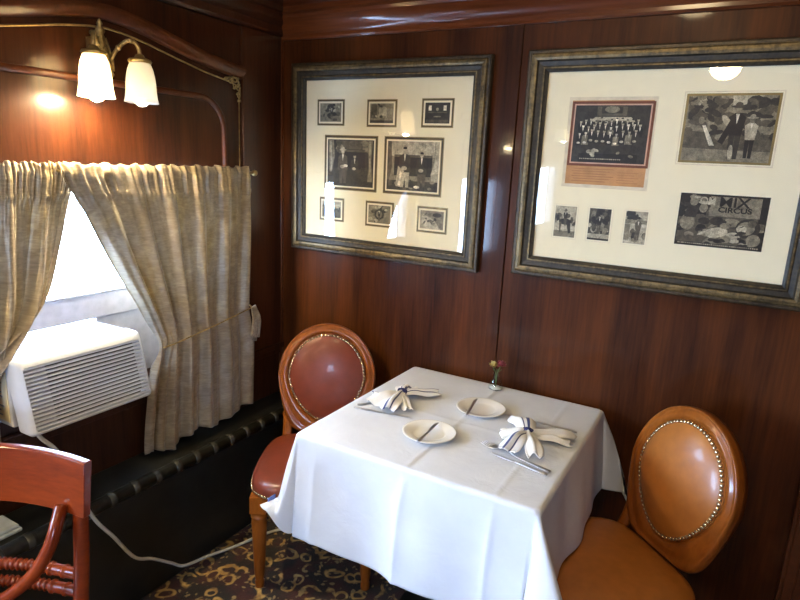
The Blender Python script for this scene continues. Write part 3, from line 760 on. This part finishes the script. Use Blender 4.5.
# man and child in a landscape
pr, R, y = pic(fB, 'photo_print', 1.630, 1.897, 1.611, 1.831, [(0, CB), (.004, M['mat']), (.007, GB), (.014, T[2])])
a = Art(fB, *R, y); q = random.Random(41); asp = (R[1] - R[0]) / (R[3] - R[2])
a.rect(0, 1, .35, 1, 3); a.rect(0, 1, 0, .42, 2); a.poly([(.52, .80), (.74, .92), (.86, 1), (.50, 1)], 4)
a.blobs(q, 46, 0, .5, .55, 1, .03, .10, [1, 1, 2, 2, 3]); a.blobs(q, 36, .62, 1, .50, .92, .03, .11, [1, 1, 2, 2]); a.blobs(q, 20, .0, 1, .36, .52, .03, .07, [1, 2, 3]); a.blobs(q, 14, .05, .2, .86, .98, .02, .04, [4, 3])
a.poly([(.05, .30), (.32, .30), (.26, .45), (.08, .46)], 2); a.poly([(.20, .55), (.24, .55), (.37, .24), (.31, .24)], 5)
a.poly([(0, 0), (1, 0), (1, .16), (0, .2)], 3)
person(a, .585, .04, .86, asp, 0, 3, 1, False, 1); a.ell(.47, .62, .04, .10, 4, a0=.5); a.poly([(.40, .30), (.46, .26), (.58, .62), (.52, .66)], 0); a.ell(.56, .14, .03, .12, 4); person(a, .755, .06, .66, asp, 4, 3, 4, False, 0)
a.done(pr)
# circus poster
pr, R, y = pic(fB, 'poster_print', 1.661, 1.907, 1.361, 1.525, [(0, T[0]), (.003, T[2])])
a = Art(fB, *R, y); q = random.Random(51); asp = (R[1] - R[0]) / (R[3] - R[2])
a.rect(0, 1, 0, 1, 2); a.rect(0, 1, .84, 1, 0); a.rect(0, .32, .55, 1, 0); a.rect(.92, 1, .05, 1, 0); a.rect(.35, .93, .60, .98, 3)
a.blobs(q, 40, .0, .34, .1, .95, .02, .08, [0, 1, 2, 3, 1]); a.blobs(q, 50, .30, .98, .08, .52, .02, .09, [1, 2, 3, 3, 4]); a.blobs(q, 20, .35, .95, .05, .4, .02, .05, [0, 1])
a.ell(.11, .45, .09, .16, 3); a.poly([(.06, .55), (.20, .55), (.24, .78), (.10, .82)], 1); a.ell(.16, .86, .05, .08, 3); a.ell(.28, .74, .05, .09, 3); a.ell(.30, .85, .09, .03, 4)
a.ell(.47, .28, .14, .10, 4, a0=.4); a.ell(.56, .42, .06, .06, 3); a.ell(.82, .40, .14, .19, 1); a.ell(.80, .40, .10, .13, 3); a.ell(.75, .38, .06, .07, 4); a.poly([(.70, .40), (.78, .46), (.76, .42)], 1); a.ell(.76, .31, .05, .03, 1); a.ell(.86, .50, .05, .07, 2)
a.ell(.90, .18, .08, .12, 3); a.rect(0, 1, 0, .055, 0)
for k in range(40): a.rect(.03 + .0237 * k, .03 + .0237 * k + q.uniform(.010, .018), .018, .040, 4)
a.done(pr)
def lettering(txt, x, z, size, m, root, y, sx=1.0, name='lettering'):
    cu = bpy.data.curves.new(name, 'FONT'); cu.body = txt; cu.size = size; cu.extrude = .0001; cu.offset = .0007
    tmp = bpy.data.objects.new(name, cu); me = bpy.data.meshes.new_from_object(tmp); me.materials.clear(); me.materials.append(m)
    bpy.data.objects.remove(tmp); bpy.data.curves.remove(cu)
    o = bpy.data.objects.new(name, me); COL.objects.link(o); o.parent = pr
    o.location = (x - root.location.x, y, z - root.location.z); o.rotation_euler = (PI / 2, 0, 0); o.scale = (sx, 1, 1); return o
lettering('TOM', 1.701, 1.493, .033, T[4], fB, -.0100, .86)
lettering('MIX', 1.772, 1.489, .042, T[0], fB, -.0100, 1.16)
lettering('CIRCUS', 1.772, 1.472, .022, T[0], fB, -.0100, 1.22)
# three small upright photographs
for k, (x0, x1) in enumerate(((1.266, 1.340), (1.384, 1.456), (1.503, 1.572))):
    pr, R, y = pic(fB, 'photo_print', x0 - .006, x1 + .006, 1.341, 1.461, [(0, CB), (.0012, M['mat']), (.0062, T[3])])
    a = Art(fB, *R, y); q = random.Random(60 + k); asp = (R[1] - R[0]) / (R[3] - R[2])
    if k == 0:
        a.rect(0, 1, 0, 1, 4); a.rect(0, 1, 0, .2, 3); a.blobs(q, 8, 0, 1, .45, .75, .06, .16, [2, 3]); a.ell(.5, .50, .30, .10, 1); a.poly([(.55, .5), (.75, .5), (.80, .15), (.70, .12)], 1); a.poly([(.22, .48), (.34, .48), (.32, .15), (.26, .15)], 2); person(a, .5, .40, .50, asp, 1, 3, 2); a.poly([(.1, .5), (.25, .55), (.18, .72), (.05, .66)], 1)
    elif k == 1:
        a.rect(0, 1, 0, 1, 2); a.blobs(q, 46, .03, .97, .25, .97, .05, .16, [1, 2, 3, 3, 4, 1]); a.rect(0, 1, 0, .06, 1); a.rect(0, 1, .06, .2, 4); person(a, .5, .25, .55, asp, 1, 4, None)
    else:
        a.rect(0, 1, 0, 1, 4); a.blobs(q, 10, .1, .5, .75, .97, .06, .16, [0, 1, 1]); a.rect(0, 1, .62, .74, 3); a.blobs(q, 12, .2, .95, .05, .35, .05, .13, [1, 2, 3]); person(a, .62, .12, .72, asp, 2, 3, 1); a.rect(0, .25, .1, .6, 3)
    a.done(pr)

# ------------------------------------------------------------------ round-back chairs
def side_chair(label, leather, loc, rz, group='round-backed dining chairs at the table'):
    r = thing('dining_chair', label, 'chair', loc, rz, None)
    # local: front is -y
    N = 72
    def outline(s, z):
        out = []
        for k in range(N):
            a = 2 * PI * k / N; c, sn = math.cos(a), math.sin(a); e = 2 / 4.2
            x = .238 * math.copysign(abs(c) ** e, c); y = .225 * math.copysign(abs(sn) ** e, sn)
            x *= 1 - .30 * (y + .02) if y > 0 else 1
            if y < 0: y -= .016 * (1 - (x / .238) ** 2)
            out.append(V(x * s, y * s, z))
        return out
    mb = MB(); mb.rings([outline(.975, .330), outline(.985, .335), outline(.985, .384)]); obj('seat_frame', mb, M['chairwood'], r, angle=40)
    mb = MB(); mb.rings([outline(.985, .3845), outline(1.0, .392), outline(1.006, .408), outline(.995, .424), outline(.960, .436), outline(.88, .445), outline(.68, .452), outline(.35, .456), outline(.02, .457)])
    obj('seat', mb, leather, r, smooth=True)
    # nails round the seat front and sides
    def nails(pts, nrm, rad, name):
        mb = MB()
        for p, nn in zip(pts, nrm):
            q = nn.to_track_quat('Z', 'Y').to_matrix().to_4x4()
            mb.lathe([(rad, 0), (rad * .8, rad * .45), (rad * .3, rad * .62)], 8, Matrix.Translation(p) @ q)
        return obj(name, mb, M['nail'], r, smooth=True)
    def resample(loop, step):
        L = [0]
        for i in range(len(loop)): L.append(L[-1] + (loop[(i + 1) % len(loop)] - loop[i]).length)
        n = int(L[-1] / step); out = []
        for k in range(n):
            d = L[-1] * k / n
            for i in range(len(loop)):
                if L[i + 1] >= d: out.append(loop[i].lerp(loop[(i + 1) % len(loop)], (d - L[i]) / (L[i + 1] - L[i]))); break
        return out
    pts = [p for p in resample(outline(1.012, .3965), .0140) if p.y < .15]
    nails(pts, [V(p.x, p.y * 1.1, 0).normalized() for p in pts], .0064, 'nailhead_trim')
    for s in (-1, 1):
        mb = MB(); MT = Matrix.Translation((s * .198, -.178, 0))
        mb.box(-.029, .029, -.029, .029, .318, .384, M=MT)
        mb.lathe([(.020, .318), (.018, .311), (.029, .303), (.031, .295), (.026, .286), (.029, .276), (.026, .20), (.020, .06), (.015, .03), (.018, .024), (.017, .0)], 16, MT)
        obj('leg', mb, M['chairwood'], r, angle=45)
        mb = MB(); mb.tube(catmull([(s * .155, .185, .382), (s * .158, .190, .22), (s * .166, .215, .08), (s * .172, .238, .0)], 6), [.024 - .0005 * k for k in range(19)], 8); obj('leg', mb, M['chairwood'], r, smooth=True)
    # oval back, reclined
    MR = Matrix.Translation((0, .222, .452)) @ Matrix.Rotation(math.radians(-11), 4, 'X')
    A, B, CZ = .205, .228, .226
    def shield(w, a):        # outer edge of the back: rounded on top, nearly straight down to the posts
        x = A * math.cos(a); z = B * math.sin(a)
        if z < 0:
            xs = A * math.copysign(abs(math.cos(a)) ** .27, math.cos(a)) * (1 + .13 * z / B); z *= 1.03; xe = x * (1 + .24 * z / B); x = lerp(xe, xs, w)
        return x, z
    def oval(s_in, yy, n=80):
        out = []
        for k in range(n):
            a = 2 * PI * k / n; x = (A - s_in) * math.cos(a); z = (B - s_in) * math.sin(a)
            x *= 1 + .24 * (z / B) if z < 0 else 1
            out.append(MR @ V(x, yy, z + CZ))
        return out
    mb = MB()
    prof = [(.0, .006), (.0, -.008), (.006, -.017), (.014, -.020), (.018, -.016), (.024, -.016), (.030, -.021), (.036, -.021), (.042, -.012), (.042, .018), (.030, .026), (.010, .024)]
    def ringl(s_in, yy, n=80):
        w = max(0, 1 - s_in / .042) ; out = []; inner = oval(s_in, yy, n)
        for k in range(n):
            x, z = shield(1, 2 * PI * k / n); o_ = MR @ V(x, yy, z + CZ); out.append(inner[k].lerp(o_, w))
        return out
    mb.rings([ringl(a, y) for a, y in prof] + [ringl(prof[0][0], prof[0][1])], False, False); obj('back_frame', mb, M['chairwood'], r, smooth=True)
    mb = MB(); mb.rings([oval(.041, .005), oval(.041, -.012), oval(.046, -.017), oval(.058, -.024), oval(.085, -.033), oval(.13, -.040), oval(.17, -.043), oval(.2, -.0435)]); obj('back_pad', mb, leather, r, smooth=True)
    mb = MB(); mb.rings([oval(.041, .010), oval(.042, .020), oval(.06, .030), oval(.12, .038), oval(.2, .041)]); obj('rear_pad', mb, leather, r, smooth=True)
    ctr = MR @ V(0, 0, CZ); fn = (MR.to_3x3() @ V(0, -1, 0))
    pts = resample(oval(.0475, -.0205), .0132); nails(pts, [((p - ctr).normalized() * .35 + fn).normalized() for p in pts], .0062, 'nailhead_trim')
    for s in (-1, 1):
        mb = MB(); mb.tube(catmull([(s * .160, .196, .384), (s * .160, .208, .42), tuple(MR @ V(s * .160, .004, .03)), tuple(MR @ V(s * .170, .004, .075))], 5), [.020] * 10 + [.020 - .0012 * k for k in range(6)], 10, flat=(1, .8)); obj('back_post', mb, M['chairwood'], r, smooth=True)
        return r
def chair_at(bx, by, dx, dy):
    """place by back-centre at seat height and facing direction"""
    d = V(dx, dy, 0).normalized(); c = V(bx, by, 0) + d * .222
    return (c.x, c.y, 0), math.atan2(d.x, -d.y)
loc, rz = chair_at(.436, -.222, math.sin(math.radians(31)), -math.cos(math.radians(31)))
side_chair('round-backed chair with leather in a daylit tone tucked in the corner by the window', M['leather_daylit'], loc, rz)
a_ = math.radians(-43); loc, rz = chair_at(1.772, -.29, math.sin(a_), -math.cos(a_))
side_chair('round-backed chair with leather in a lamplit tone at the right of the table', M['leather_lamplit'], loc, rz)

# ------------------------------------------------------------------ wooden armchair at the left edge
a_ = math.radians(30)
n_ = V(math.sin(a_), -math.cos(a_), 0)                 # facing
e_ = V(math.cos(a_), math.sin(a_), 0)                  # sitter's left
Q = V(.618, -1.398, 0); ctr = Q - e_ * .236
arm = thing('wooden_chair', 'red mahogany chair with curved braces and rope-turned back rails at the left edge', 'chair', (ctr.x, ctr.y, 0), a_)
def railpt(t, z, off=0):   # t -1..1 across, curved back in the middle
    return V(.236 * t, .045 * (1 - t * t) + off, z)
mb = MB(); L0 = []
for i in range(25):
    t = -1 + 2 * i / 24; d = V(.245, -.09 * t, 0).normalized(); nn = V(-d.y, d.x, 0)
    b0 = .738 + .010 * (1 - t * t); b1 = .866 + .012 * (1 - t * t)
    c0, c1 = railpt(t, b0), railpt(t, b1, .02)
    L0.append([c0 - nn * .010, c0 + nn * .010, c1 + nn * .013, c1 + nn * .004 + V(0, 0, .003), c1 - nn * .010 + V(0, 0, .001)])
mb.rings(L0); obj('top_rail', mb, M['redwood'], arm, angle=35, bevel=.002)
for s in (-1, 1):
    mb = MB(); mb.tube(catmull([(s * .215, .014, .750), (s * .210, .008, .62), (s * .205, -.002, .45), (s * .205, .03, .2), (s * .205, .075, 0)], 6), .019, 8, flat=(1, .8)); obj('back_post', mb, M['redwood'], arm, smooth=True)
    mb = MB()
    ap = catmull([(s * .172, .010, .760), (s * .172, -.016, .725), (s * .160, -.036, .672), (s * .125, -.052, .612), (s * .060, -.056, .555), (s * -.02, -.052, .512), (s * -.12, -.046, .470), (s * -.16, -.044, .44)], 8)
    mb.tube(ap, .0150, 10); obj('curved_brace', mb, M['redwood'], arm, smooth=True)
    mb = MB(); mb.tube([(s * .215, -.36, .43), (s * .212, -.365, .2), (s * .205, -.38, 0)], [.022, .019, .015], 10); obj('leg', mb, M['redwood'], arm, smooth=True)
for z in (.578, .528):
    mb = MB(); pts = []; rad = []
    for i in range(121):
        t = i / 120; x = lerp(-.20, .20, t); rope = .0030 * math.sin(t * 2 * PI * 30)
        k = abs(t - .5) * 2
        rr = .0125 + rope if k < .62 else (.017 if .62 <= k < .66 or .80 < k < .84 else .014)
        pts.append(V(x, .005 + .030 * (1 - (2 * t - 1) ** 2), z)); rad.append(rr)
    mb.tube(pts, rad, 12); obj('rope_rail', mb, M['redwood'], arm, smooth=True)
mb = MB(); mb.box(-.208, .215, -.38, .0, .385, .43); obj('seat_frame', mb, M['redwood'], arm, bevel=.006)
mb = MB(); mb.box(-.203, .21, -.37, -.01, .4305, .462); obj('seat', mb, M['leather_daylit'], arm, bevel=.014)

# ------------------------------------------------------------------ table and cloth
TX, TY, TA, TZ = 1.137, -.4255, .374, .757
tb = thing('dining_table', 'square pedestal dining table hidden beneath the white tablecloth', 'table', (TX, TY, 0))
mb = MB(); mb.box(-TA + .003, TA - .003, -TA + .003, TA - .003, TZ - .032, TZ - .003); obj('tabletop', mb, M['chairwood'], tb, bevel=.006)
mb = MB(); mb.lathe([(.03, .70), (.10, .72), (.10, TZ - .033)], 20); mb.lathe([(.038, .03), (.038, .71)], 20); obj('pedestal', mb, M['black'], tb, angle=40)
mb = MB(); mb.lathe([(.18, .002), (.18, .012), (.06, .035), (.04, .05)], 32); obj('base', mb, M['black'], tb, angle=40)

CX, CY0, CY1 = .672, -.715, .615         # cloth half width, front and back extents
RD = .010
def hang(o):
    if o <= 0: return 0, 0
    q = RD * PI / 2
    if o < q: return RD * math.sin(o / RD), RD * (1 - math.cos(o / RD))
    return RD + (o - q) * .055, RD + (o - q) * .998
def cloth(u, v):
    x = lerp(-CX, CX, u); y = lerp(CY0, CY1, v)
    ou = max(abs(x) - TA, 0); ov = max(abs(y) - TA, 0); sx = 1 if x > 0 else -1; sy = 1 if y > 0 else -1
    bx = max(-TA, min(TA, x)); by = max(-TA, min(TA, y)); z = TZ
    creases = 2.0 * (.0016 * math.exp(-abs(x) / .006) - .0010 * math.exp(-((x - .012) / .02) ** 2) + .0014 * math.exp(-abs(x - .262) / .005) + .0012 * math.exp(-abs(x + .30) / .005) + .0014 * math.exp(-abs(y + .02) / .006))
    if ou == 0 and ov == 0: return V(bx, by, z + creases)
    if ou > 0 and ov > 0:
        r = math.hypot(ou, ov); ph = math.atan2(ov, ou); h, d = hang(r)
        hx, hy = h * math.cos(ph) * sx, h * math.sin(ph) * sy
        rp = max(0, r - .015)
        A_, B_, lean = {(1, -1): (.50, .13, -.04), (-1, -1): (.20, .09, .0), (1, 1): (.40, .12, 0), (-1, 1): (.40, .12, 0)}[(sx, sy)]
        s2 = math.sin(2 * ph)
        dg = A_ * rp * abs(s2) ** 1.6; pp = -B_ * rp * math.sin(4 * ph) + lean * rp * s2 * s2
        ex = V(sx, sy, 0).normalized(); ep = V(-sx, sy, 0).normalized()
        if (sx, sy) == (-1, -1): ex = V(-.96, -.28, 0).normalized(); ep = V(.28, -.96, 0).normalized()
        off = ex * dg - ep * pp * -1
        wob = .006 * math.sin(ph * 9 + r * 12) * min(1, rp * 4)
        loop = math.hypot(dg, pp); dd = math.sqrt(max(d * d - .75 * loop * loop, .0001))
        zz = z - dd; xx = bx + hx + off.x + wob * sx
        if (sx, sy) == (-1, -1):       # this corner is pushed up where it rests on the chair seat
            lim = lerp(.400, .505, sstep(.77 - TX, .69 - TX, xx)); zz = zz if zz > lim + .05 else lim + .05 * math.exp((zz - lim - .05) / .05)
            return V(xx, by + hy + off.y + wob * sy, zz)
        return V(xx, min(by + hy + off.y + wob * sy, .4255 - .014), z - dd)
    if ou > 0:
        h, d = hang(ou); t = by
        w = sstep(0, .25, ou) * (.009 * math.sin(t * 13 + sx) + .005 * math.sin(t * 29 + 2)) * (1 - (abs(t) / TA) ** 4)
        return V(bx + sx * max(.002, h + w + .012 * sstep(0, .3, ou)), by, z - d)
    h, d = hang(ov); t = bx
    w = sstep(0, .25, ov) * (.008 * math.sin(t * 11 + .6) + .006 * math.sin(t * 23)) * (1 - (abs(t) / TA) ** 4)
    cr_ = (.014 * math.exp(-abs(t - .0) / .030) + .006 * math.exp(-abs(t + .30) / .02) + .006 * math.exp(-abs(t - .262) / .012)) * sstep(.0, .12, ov)
    return V(bx, by + sy * max(.002, h + w + cr_ + .012 * sstep(0, .3, ov)), z - d)
tcl = thing('tablecloth', 'white tablecloth with ironed creases draped over the square table', 'tablecloth', (TX, TY, 0))
mb = MB(); mb.grid(190, 190, cloth); obj('cloth', mb, M['linen'], tcl, smooth=True, thick=.0012)
# woven care label on the front left hem
lb = cloth(.020, .075)
mb = MB(); 
for i in range(1): mb.box(lb.x - .012, lb.x - .0095, lb.y - .012, lb.y + .022, lb.z - .018, lb.z + .010)
obj('care_label', mb, M['bluetag'], tcl)

ZT = TZ + .0022
# ------------------------------------------------------------------ plates and butter knives
def plate(x, y, label):
    r = thing('bread_plate', label, 'plate', (x, y, ZT))
    mb = MB(); mb.lathe([(.002, .0040), (.046, .0040), (.052, .006), (.060, .0105), (.078, .0135), (.083, .0145), (.0848, .0138), (.083, .0118), (.066, .008), (.053, .0025), (.050, 0), (.044, 0), (.042, .0015), (.002, .0015)], 48); obj('dish', mb, M['china'], r, smooth=True)
    return r
plate(1.162, -.316, 'white bread plate with butter knife, the one nearer the wall')
plate(1.101, -.588, 'white bread plate with butter knife, the one nearer the front edge')
def knife(p0, p1, label, cat='knife', name='butter_knife', z0=0, z1=0, bl=.45, w=.009):
    """p0 handle end, p1 blade tip"""
    a = V(p0[0], p0[1], z0); b = V(p1[0], p1[1], z1); L = (b - a).length; d = (b - a).normalized()
    r = bpy.data.objects.new(name, None); COL.objects.link(r); r.empty_display_size = .03; tag(r, label, cat); r.location = a
    side = V(-d.y, d.x, 0).normalized(); up = d.cross(side); 
    if up.z < 0: up = -up
    mx = Matrix((d, side, up)).transposed(); r.rotation_euler = mx.to_euler()
    hl = L * (1 - bl)
    mb = MB(); loops = []
    for t, ww, hh in ((0, .003, .0015), (.02, .0058, .0024), (.3, .0062, .0026), (.7, .0048, .0024), (.95, .0034, .0022), (1, .0030, .0018)):
        loops.append([V(hl * t, ww * math.cos(2 * PI * k / 10), .003 + hh * math.sin(2 * PI * k / 10)) for k in range(10)])
    mb.rings(loops); obj('handle', mb, M['steel'], r, smooth=True)
    mb = MB(); top = [(hl * .985, .003), (hl + .006, .0045), (hl + L * bl * .35, w * .75), (hl + L * bl * .75, w * .8), (L - .006, w * .45), (L, -.001)]; bot = [(L - .004, -w * .25), (hl + L * bl * .5, -w * .30), (hl + .004, -.0035), (hl * .985, -.003)]
    mb.prism([V(x, y, .0022) for x, y in top + bot], (0, 0, .0014)); obj('blade', mb, M['steel'], r, bevel=.0004)
    return r
def fork(p0, p1, label, name='fork', z0=0, z1=0):
    a = V(p0[0], p0[1], z0); b = V(p1[0], p1[1], z1); L = (b - a).length; d = (b - a).normalized()
    r = bpy.data.objects.new(name, None); COL.objects.link(r); r.empty_display_size = .03; tag(r, label, 'fork'); r.location = a
    side = V(-d.y, d.x, 0).normalized(); up = d.cross(side)
    if up.z < 0: up = -up
    r.rotation_euler = Matrix((d, side, up)).transposed().to_euler()
    def arcz(t): return .003 + .010 * math.exp(-((t - .66) / .12) ** 2) * 1.0 + .004 * max(0, t - .9) * 10
    mb = MB(); loops = []
    for i in range(21):
        t = i / 20 * .72; ww = .006 if t < .02 else lerp(.0068, .0028, sstep(.0, .5, t)); hh = .0016
        loops.append([V(L * t, ww * math.cos(2 * PI * k / 8), arcz(t) + hh * math.sin(2 * PI * k / 8)) for k in range(8)])
    mb.rings(loops); obj('handle', mb, M['steel'], r, smooth=True)
    mb = MB(); loops = []
    for i in range(9):
        t = lerp(.70, .86, i / 8); ww = lerp(.004, .0140, sstep(.70, .79, t))
        loops.append([V(L * t, -ww, arcz(t) - .0008), V(L * t, ww, arcz(t) - .0008), V(L * t, ww, arcz(t) + .0010), V(L * t, -ww, arcz(t) + .0010)])
    mb.rings(loops)
    for k in range(4):
        y = -.0117 + .0078 * k
        mb.tube([(L * t, y * (1 - .1 * (t - .85)), arcz(t)) for t in (.85, .90, .95, 1.0)], [.0026, .0024, .0020, .0010], 6)
    obj('tines', mb, M['steel'], r, smooth=True)
    return r
knife((1.148, -.412), (1.125, -.262), 'butter knife resting on the bread plate nearer the wall', z0=ZT + .0125, z1=ZT + .0135, bl=.5, w=.010)
knife((1.106, -.676), (1.100, -.522), 'butter knife resting on the bread plate nearer the front edge', z0=ZT + .0125, z1=ZT + .0135, bl=.5, w=.010)
# left setting
knife((.796, -.553), (1.003, -.515), 'table knife at the left place setting, half under the napkin', name='table_knife', z0=ZT, z1=ZT)
fork((.805, -.575), (.985, -.560), 'fork beside the table knife at the left place setting', z0=ZT, z1=ZT) if False else None
fork((.795, -.527), (.972, -.268), 'fork at the left place setting, its tines poking past the napkin', z0=ZT, z1=ZT)
# right setting
fork((1.484, -.603), (1.262, -.543), 'large fork in front of the right napkin, tines towards the front plate', z0=ZT, z1=ZT)
knife((1.482, -.624), (1.305, -.588), 'slim knife lying alongside the fork in front of the right napkin', name='table_knife', z0=ZT, z1=ZT)
knife((1.486, -.302), (1.240, -.300), 'table knife behind the right napkin, pointing at the plate', name='table_knife', z0=ZT, z1=ZT)
knife((1.476, -.330), (1.300, -.352), 'second knife handle behind the right napkin, nearer the napkin', name='table_knife', z0=ZT, z1=ZT)

# ------------------------------------------------------------------ knotted napkins
def napkin(kx, ky, lobes, label):
    r = thing('napkin', label, 'napkin', (kx, ky, ZT), 0)
    for li, (tx, ty, w0, w1, rise, striped, seed, base) in enumerate(lobes):
        q = random.Random(seed); d = V(tx - kx, ty - ky, 0); L = d.length; d.normalize(); sd = V(-d.y, d.x, 0); p1, p2 = q.uniform(0, 6), q.uniform(0, 6)
        def fn(u, v):
            c = (u - .5) * 2
            w = lerp(w0, w1, math.sin(v * PI / 2) ** .8) * (1 - .18 * sstep(.8, 1, v) * abs(c))
            fold = math.sin(c * 5.5 + p1) * .5 + .5
            z = base + .006 + .020 * (1 - v) ** 2 * .8 + rise * math.sin(PI * min(1, v * 1.02)) * (1 - .6 * c * c) + .010 * fold * (.4 + .6 * v) * (1 - .5 * abs(c)) + .003 * math.sin(v * 9 + p2)
            end = L * (v * (1 - .10 * abs(math.sin(c * 2.2 + p2)) * v))
            pt = d * end + sd * (c * w); return V(pt.x, pt.y, max(.002 + base * .5, z - .004 * abs(c)))
        mb = MB(); mb.grid(24, 24, fn); obj('fold', mb, M['napkin'] if striped else M['napplain'], r, smooth=True, thick=.0025)
    mb = MB(); mb.ball((0, 0, .030), .0165, sq=(1.05, .95, .8), n=14, m=10); mb.tube([V(.013 * math.cos(k * PI / 8), .017 * math.sin(k * PI / 8), .029 + .008 * math.cos(k * PI / 4)) for k in range(16)], .0042, 6, closed=True); obj('tie_band', mb, M['navy'], r, smooth=True)
    return r
napkin(.893, -.392, [(.862, -.292, .014, .044, .014, True, 1, .004), (.985, -.278, .014, .030, .014, True, 2, .004), (.825, -.512, .014, .044, .018, False, 3, .006), (.910, -.535, .012, .034, .020, True, 4, .008), (.975, -.490, .010, .020, .006, False, 5, .006), (.79, -.43, .008, .010, .003, True, 12, .004)],
       'white napkin with navy stripes knotted beside the left place setting')
napkin(1.368, -.446, [(1.300, -.318, .016, .046, .030, True, 6, .004), (1.490, -.345, .014, .030, .014, False, 7, .006), (1.500, -.400, .010, .020, .008, False, 10, .004), (1.288, -.478, .014, .038, .018, False, 8, .005), (1.345, -.590, .012, .034, .018, True, 11, .012), (1.435, -.570, .012, .028, .014, False, 9, .012)],
       'white napkin with navy stripes knotted at the right place setting')

# ------------------------------------------------------------------ bud vase with two flowers
vz = thing('bud_vase', 'small clear glass bud vase standing at the wall side of the table', 'vase', (1.129, -.092, ZT))
mb = MB()
def sqmod(a, z): return 1 + .16 * sstep(.045, .01, z) * abs(math.cos(2 * a)) ** 2
mb.lathe([(.002, .001), (.022, .001), (.0245, .004), (.023, .018), (.016, .038), (.011, .046), (.010, .053), (.014, .062), (.018, .068)], 32, Matrix.Rotation(.5, 4, 'Z'), mod=sqmod, cap=False); obj('glass_body', mb, M['vaseglass'], vz, smooth=True)
mb = MB(); mb.lathe([(.002, .0025), (.020, .0035), (.019, .008), (.002, .009)], 24, mod=sqmod); obj('glass_foot', mb, M['china'], vz, smooth=True)
def flower(dx, dy, hz, m, label):
    r = thing('cut_flower', label, 'flower', (1.129, -.092, ZT + .010), 0)
    mb = MB(); mb.tube(catmull([(dx * -.1, dy * -.1, 0), (dx * .12, dy * .12, .03), (dx * .15, dy * .15, .05), (dx * .8, dy * .8, hz - .012), (dx, dy, hz - .004)], 5), .0016, 6); obj('stem', mb, M['vaseleaf'], r, smooth=True)
    mb = MB(); q = random.Random(int(abs(dx) * 9999))
    for k in range(46):
        a = q.uniform(0, 2 * PI); el = q.uniform(-.1, 1.4); L = .018 * q.uniform(.75, 1.15); d = V(math.cos(a) * math.cos(el), math.sin(a) * math.cos(el), math.sin(el)); sd = V(-math.sin(a), math.cos(a), 0); c = V(dx, dy, hz - .004)
        mb.add([c, c + d * L * .7 + sd * L * .40, c + d * L * 1.05 + sd * L * .16 + V(0, 0, .001), c + d * L * 1.05 - sd * L * .16, c + d * L * .7 - sd * L * .40], [(0, 1, 2, 3, 4)])
    obj('petals', mb, m, r, recalc=False)
    mb = MB()
    for s in (-1, 1):
        b0 = V(dx * .3, dy * .3, .055); t0 = b0 + V(.012 * s + dx * .2, .006, .014); mb.add([b0, b0.lerp(t0, .5) + V(0, .005, .003), t0, b0.lerp(t0, .5) - V(0, .005, -.001)], [(0, 1, 2, 3)])
    obj('leaf', mb, M['vaseleaf'], r, recalc=False)
flower(.012, .004, .088, M['pinkpetal'], 'dusky pink flower in the small glass vase')
flower(-.015, -.002, .083, M['yellowpetal'], 'pale yellow flower in the small glass vase')

# ------------------------------------------------------------------ light
W = bpy.data.worlds.new('sky'); SC.world = W; W.use_nodes = True
bg = W.node_tree.nodes['Background']; bg.inputs[0].default_value = (.46, .66, 1.0, 1); bg.inputs[1].default_value = 60.0
for i, (wx, c) in enumerate([(-.115, c) for c in BC] + [(XR + .115, c) for c in BR]):      # light portals guide the daylight through each window opening
    L = bpy.data.lights.new('window_portal', 'AREA'); L.shape = 'RECTANGLE'; L.size = 2 * WY; L.size_y = WZ1 - WZ0
    L.cycles.is_portal = True
    o = bpy.data.objects.new('window_portal', L); COL.objects.link(o); o.location = (wx, c, (WZ0 + WZ1) / 2); o.rotation_euler = (0, -PI / 2 if wx < 0 else PI / 2, 0)
SC.view_settings.view_transform = 'Standard'; SC.view_settings.look = 'None'; SC.view_settings.gamma = 1; SC.view_settings.use_curve_mapping = False
SC.view_settings.exposure = 0.30
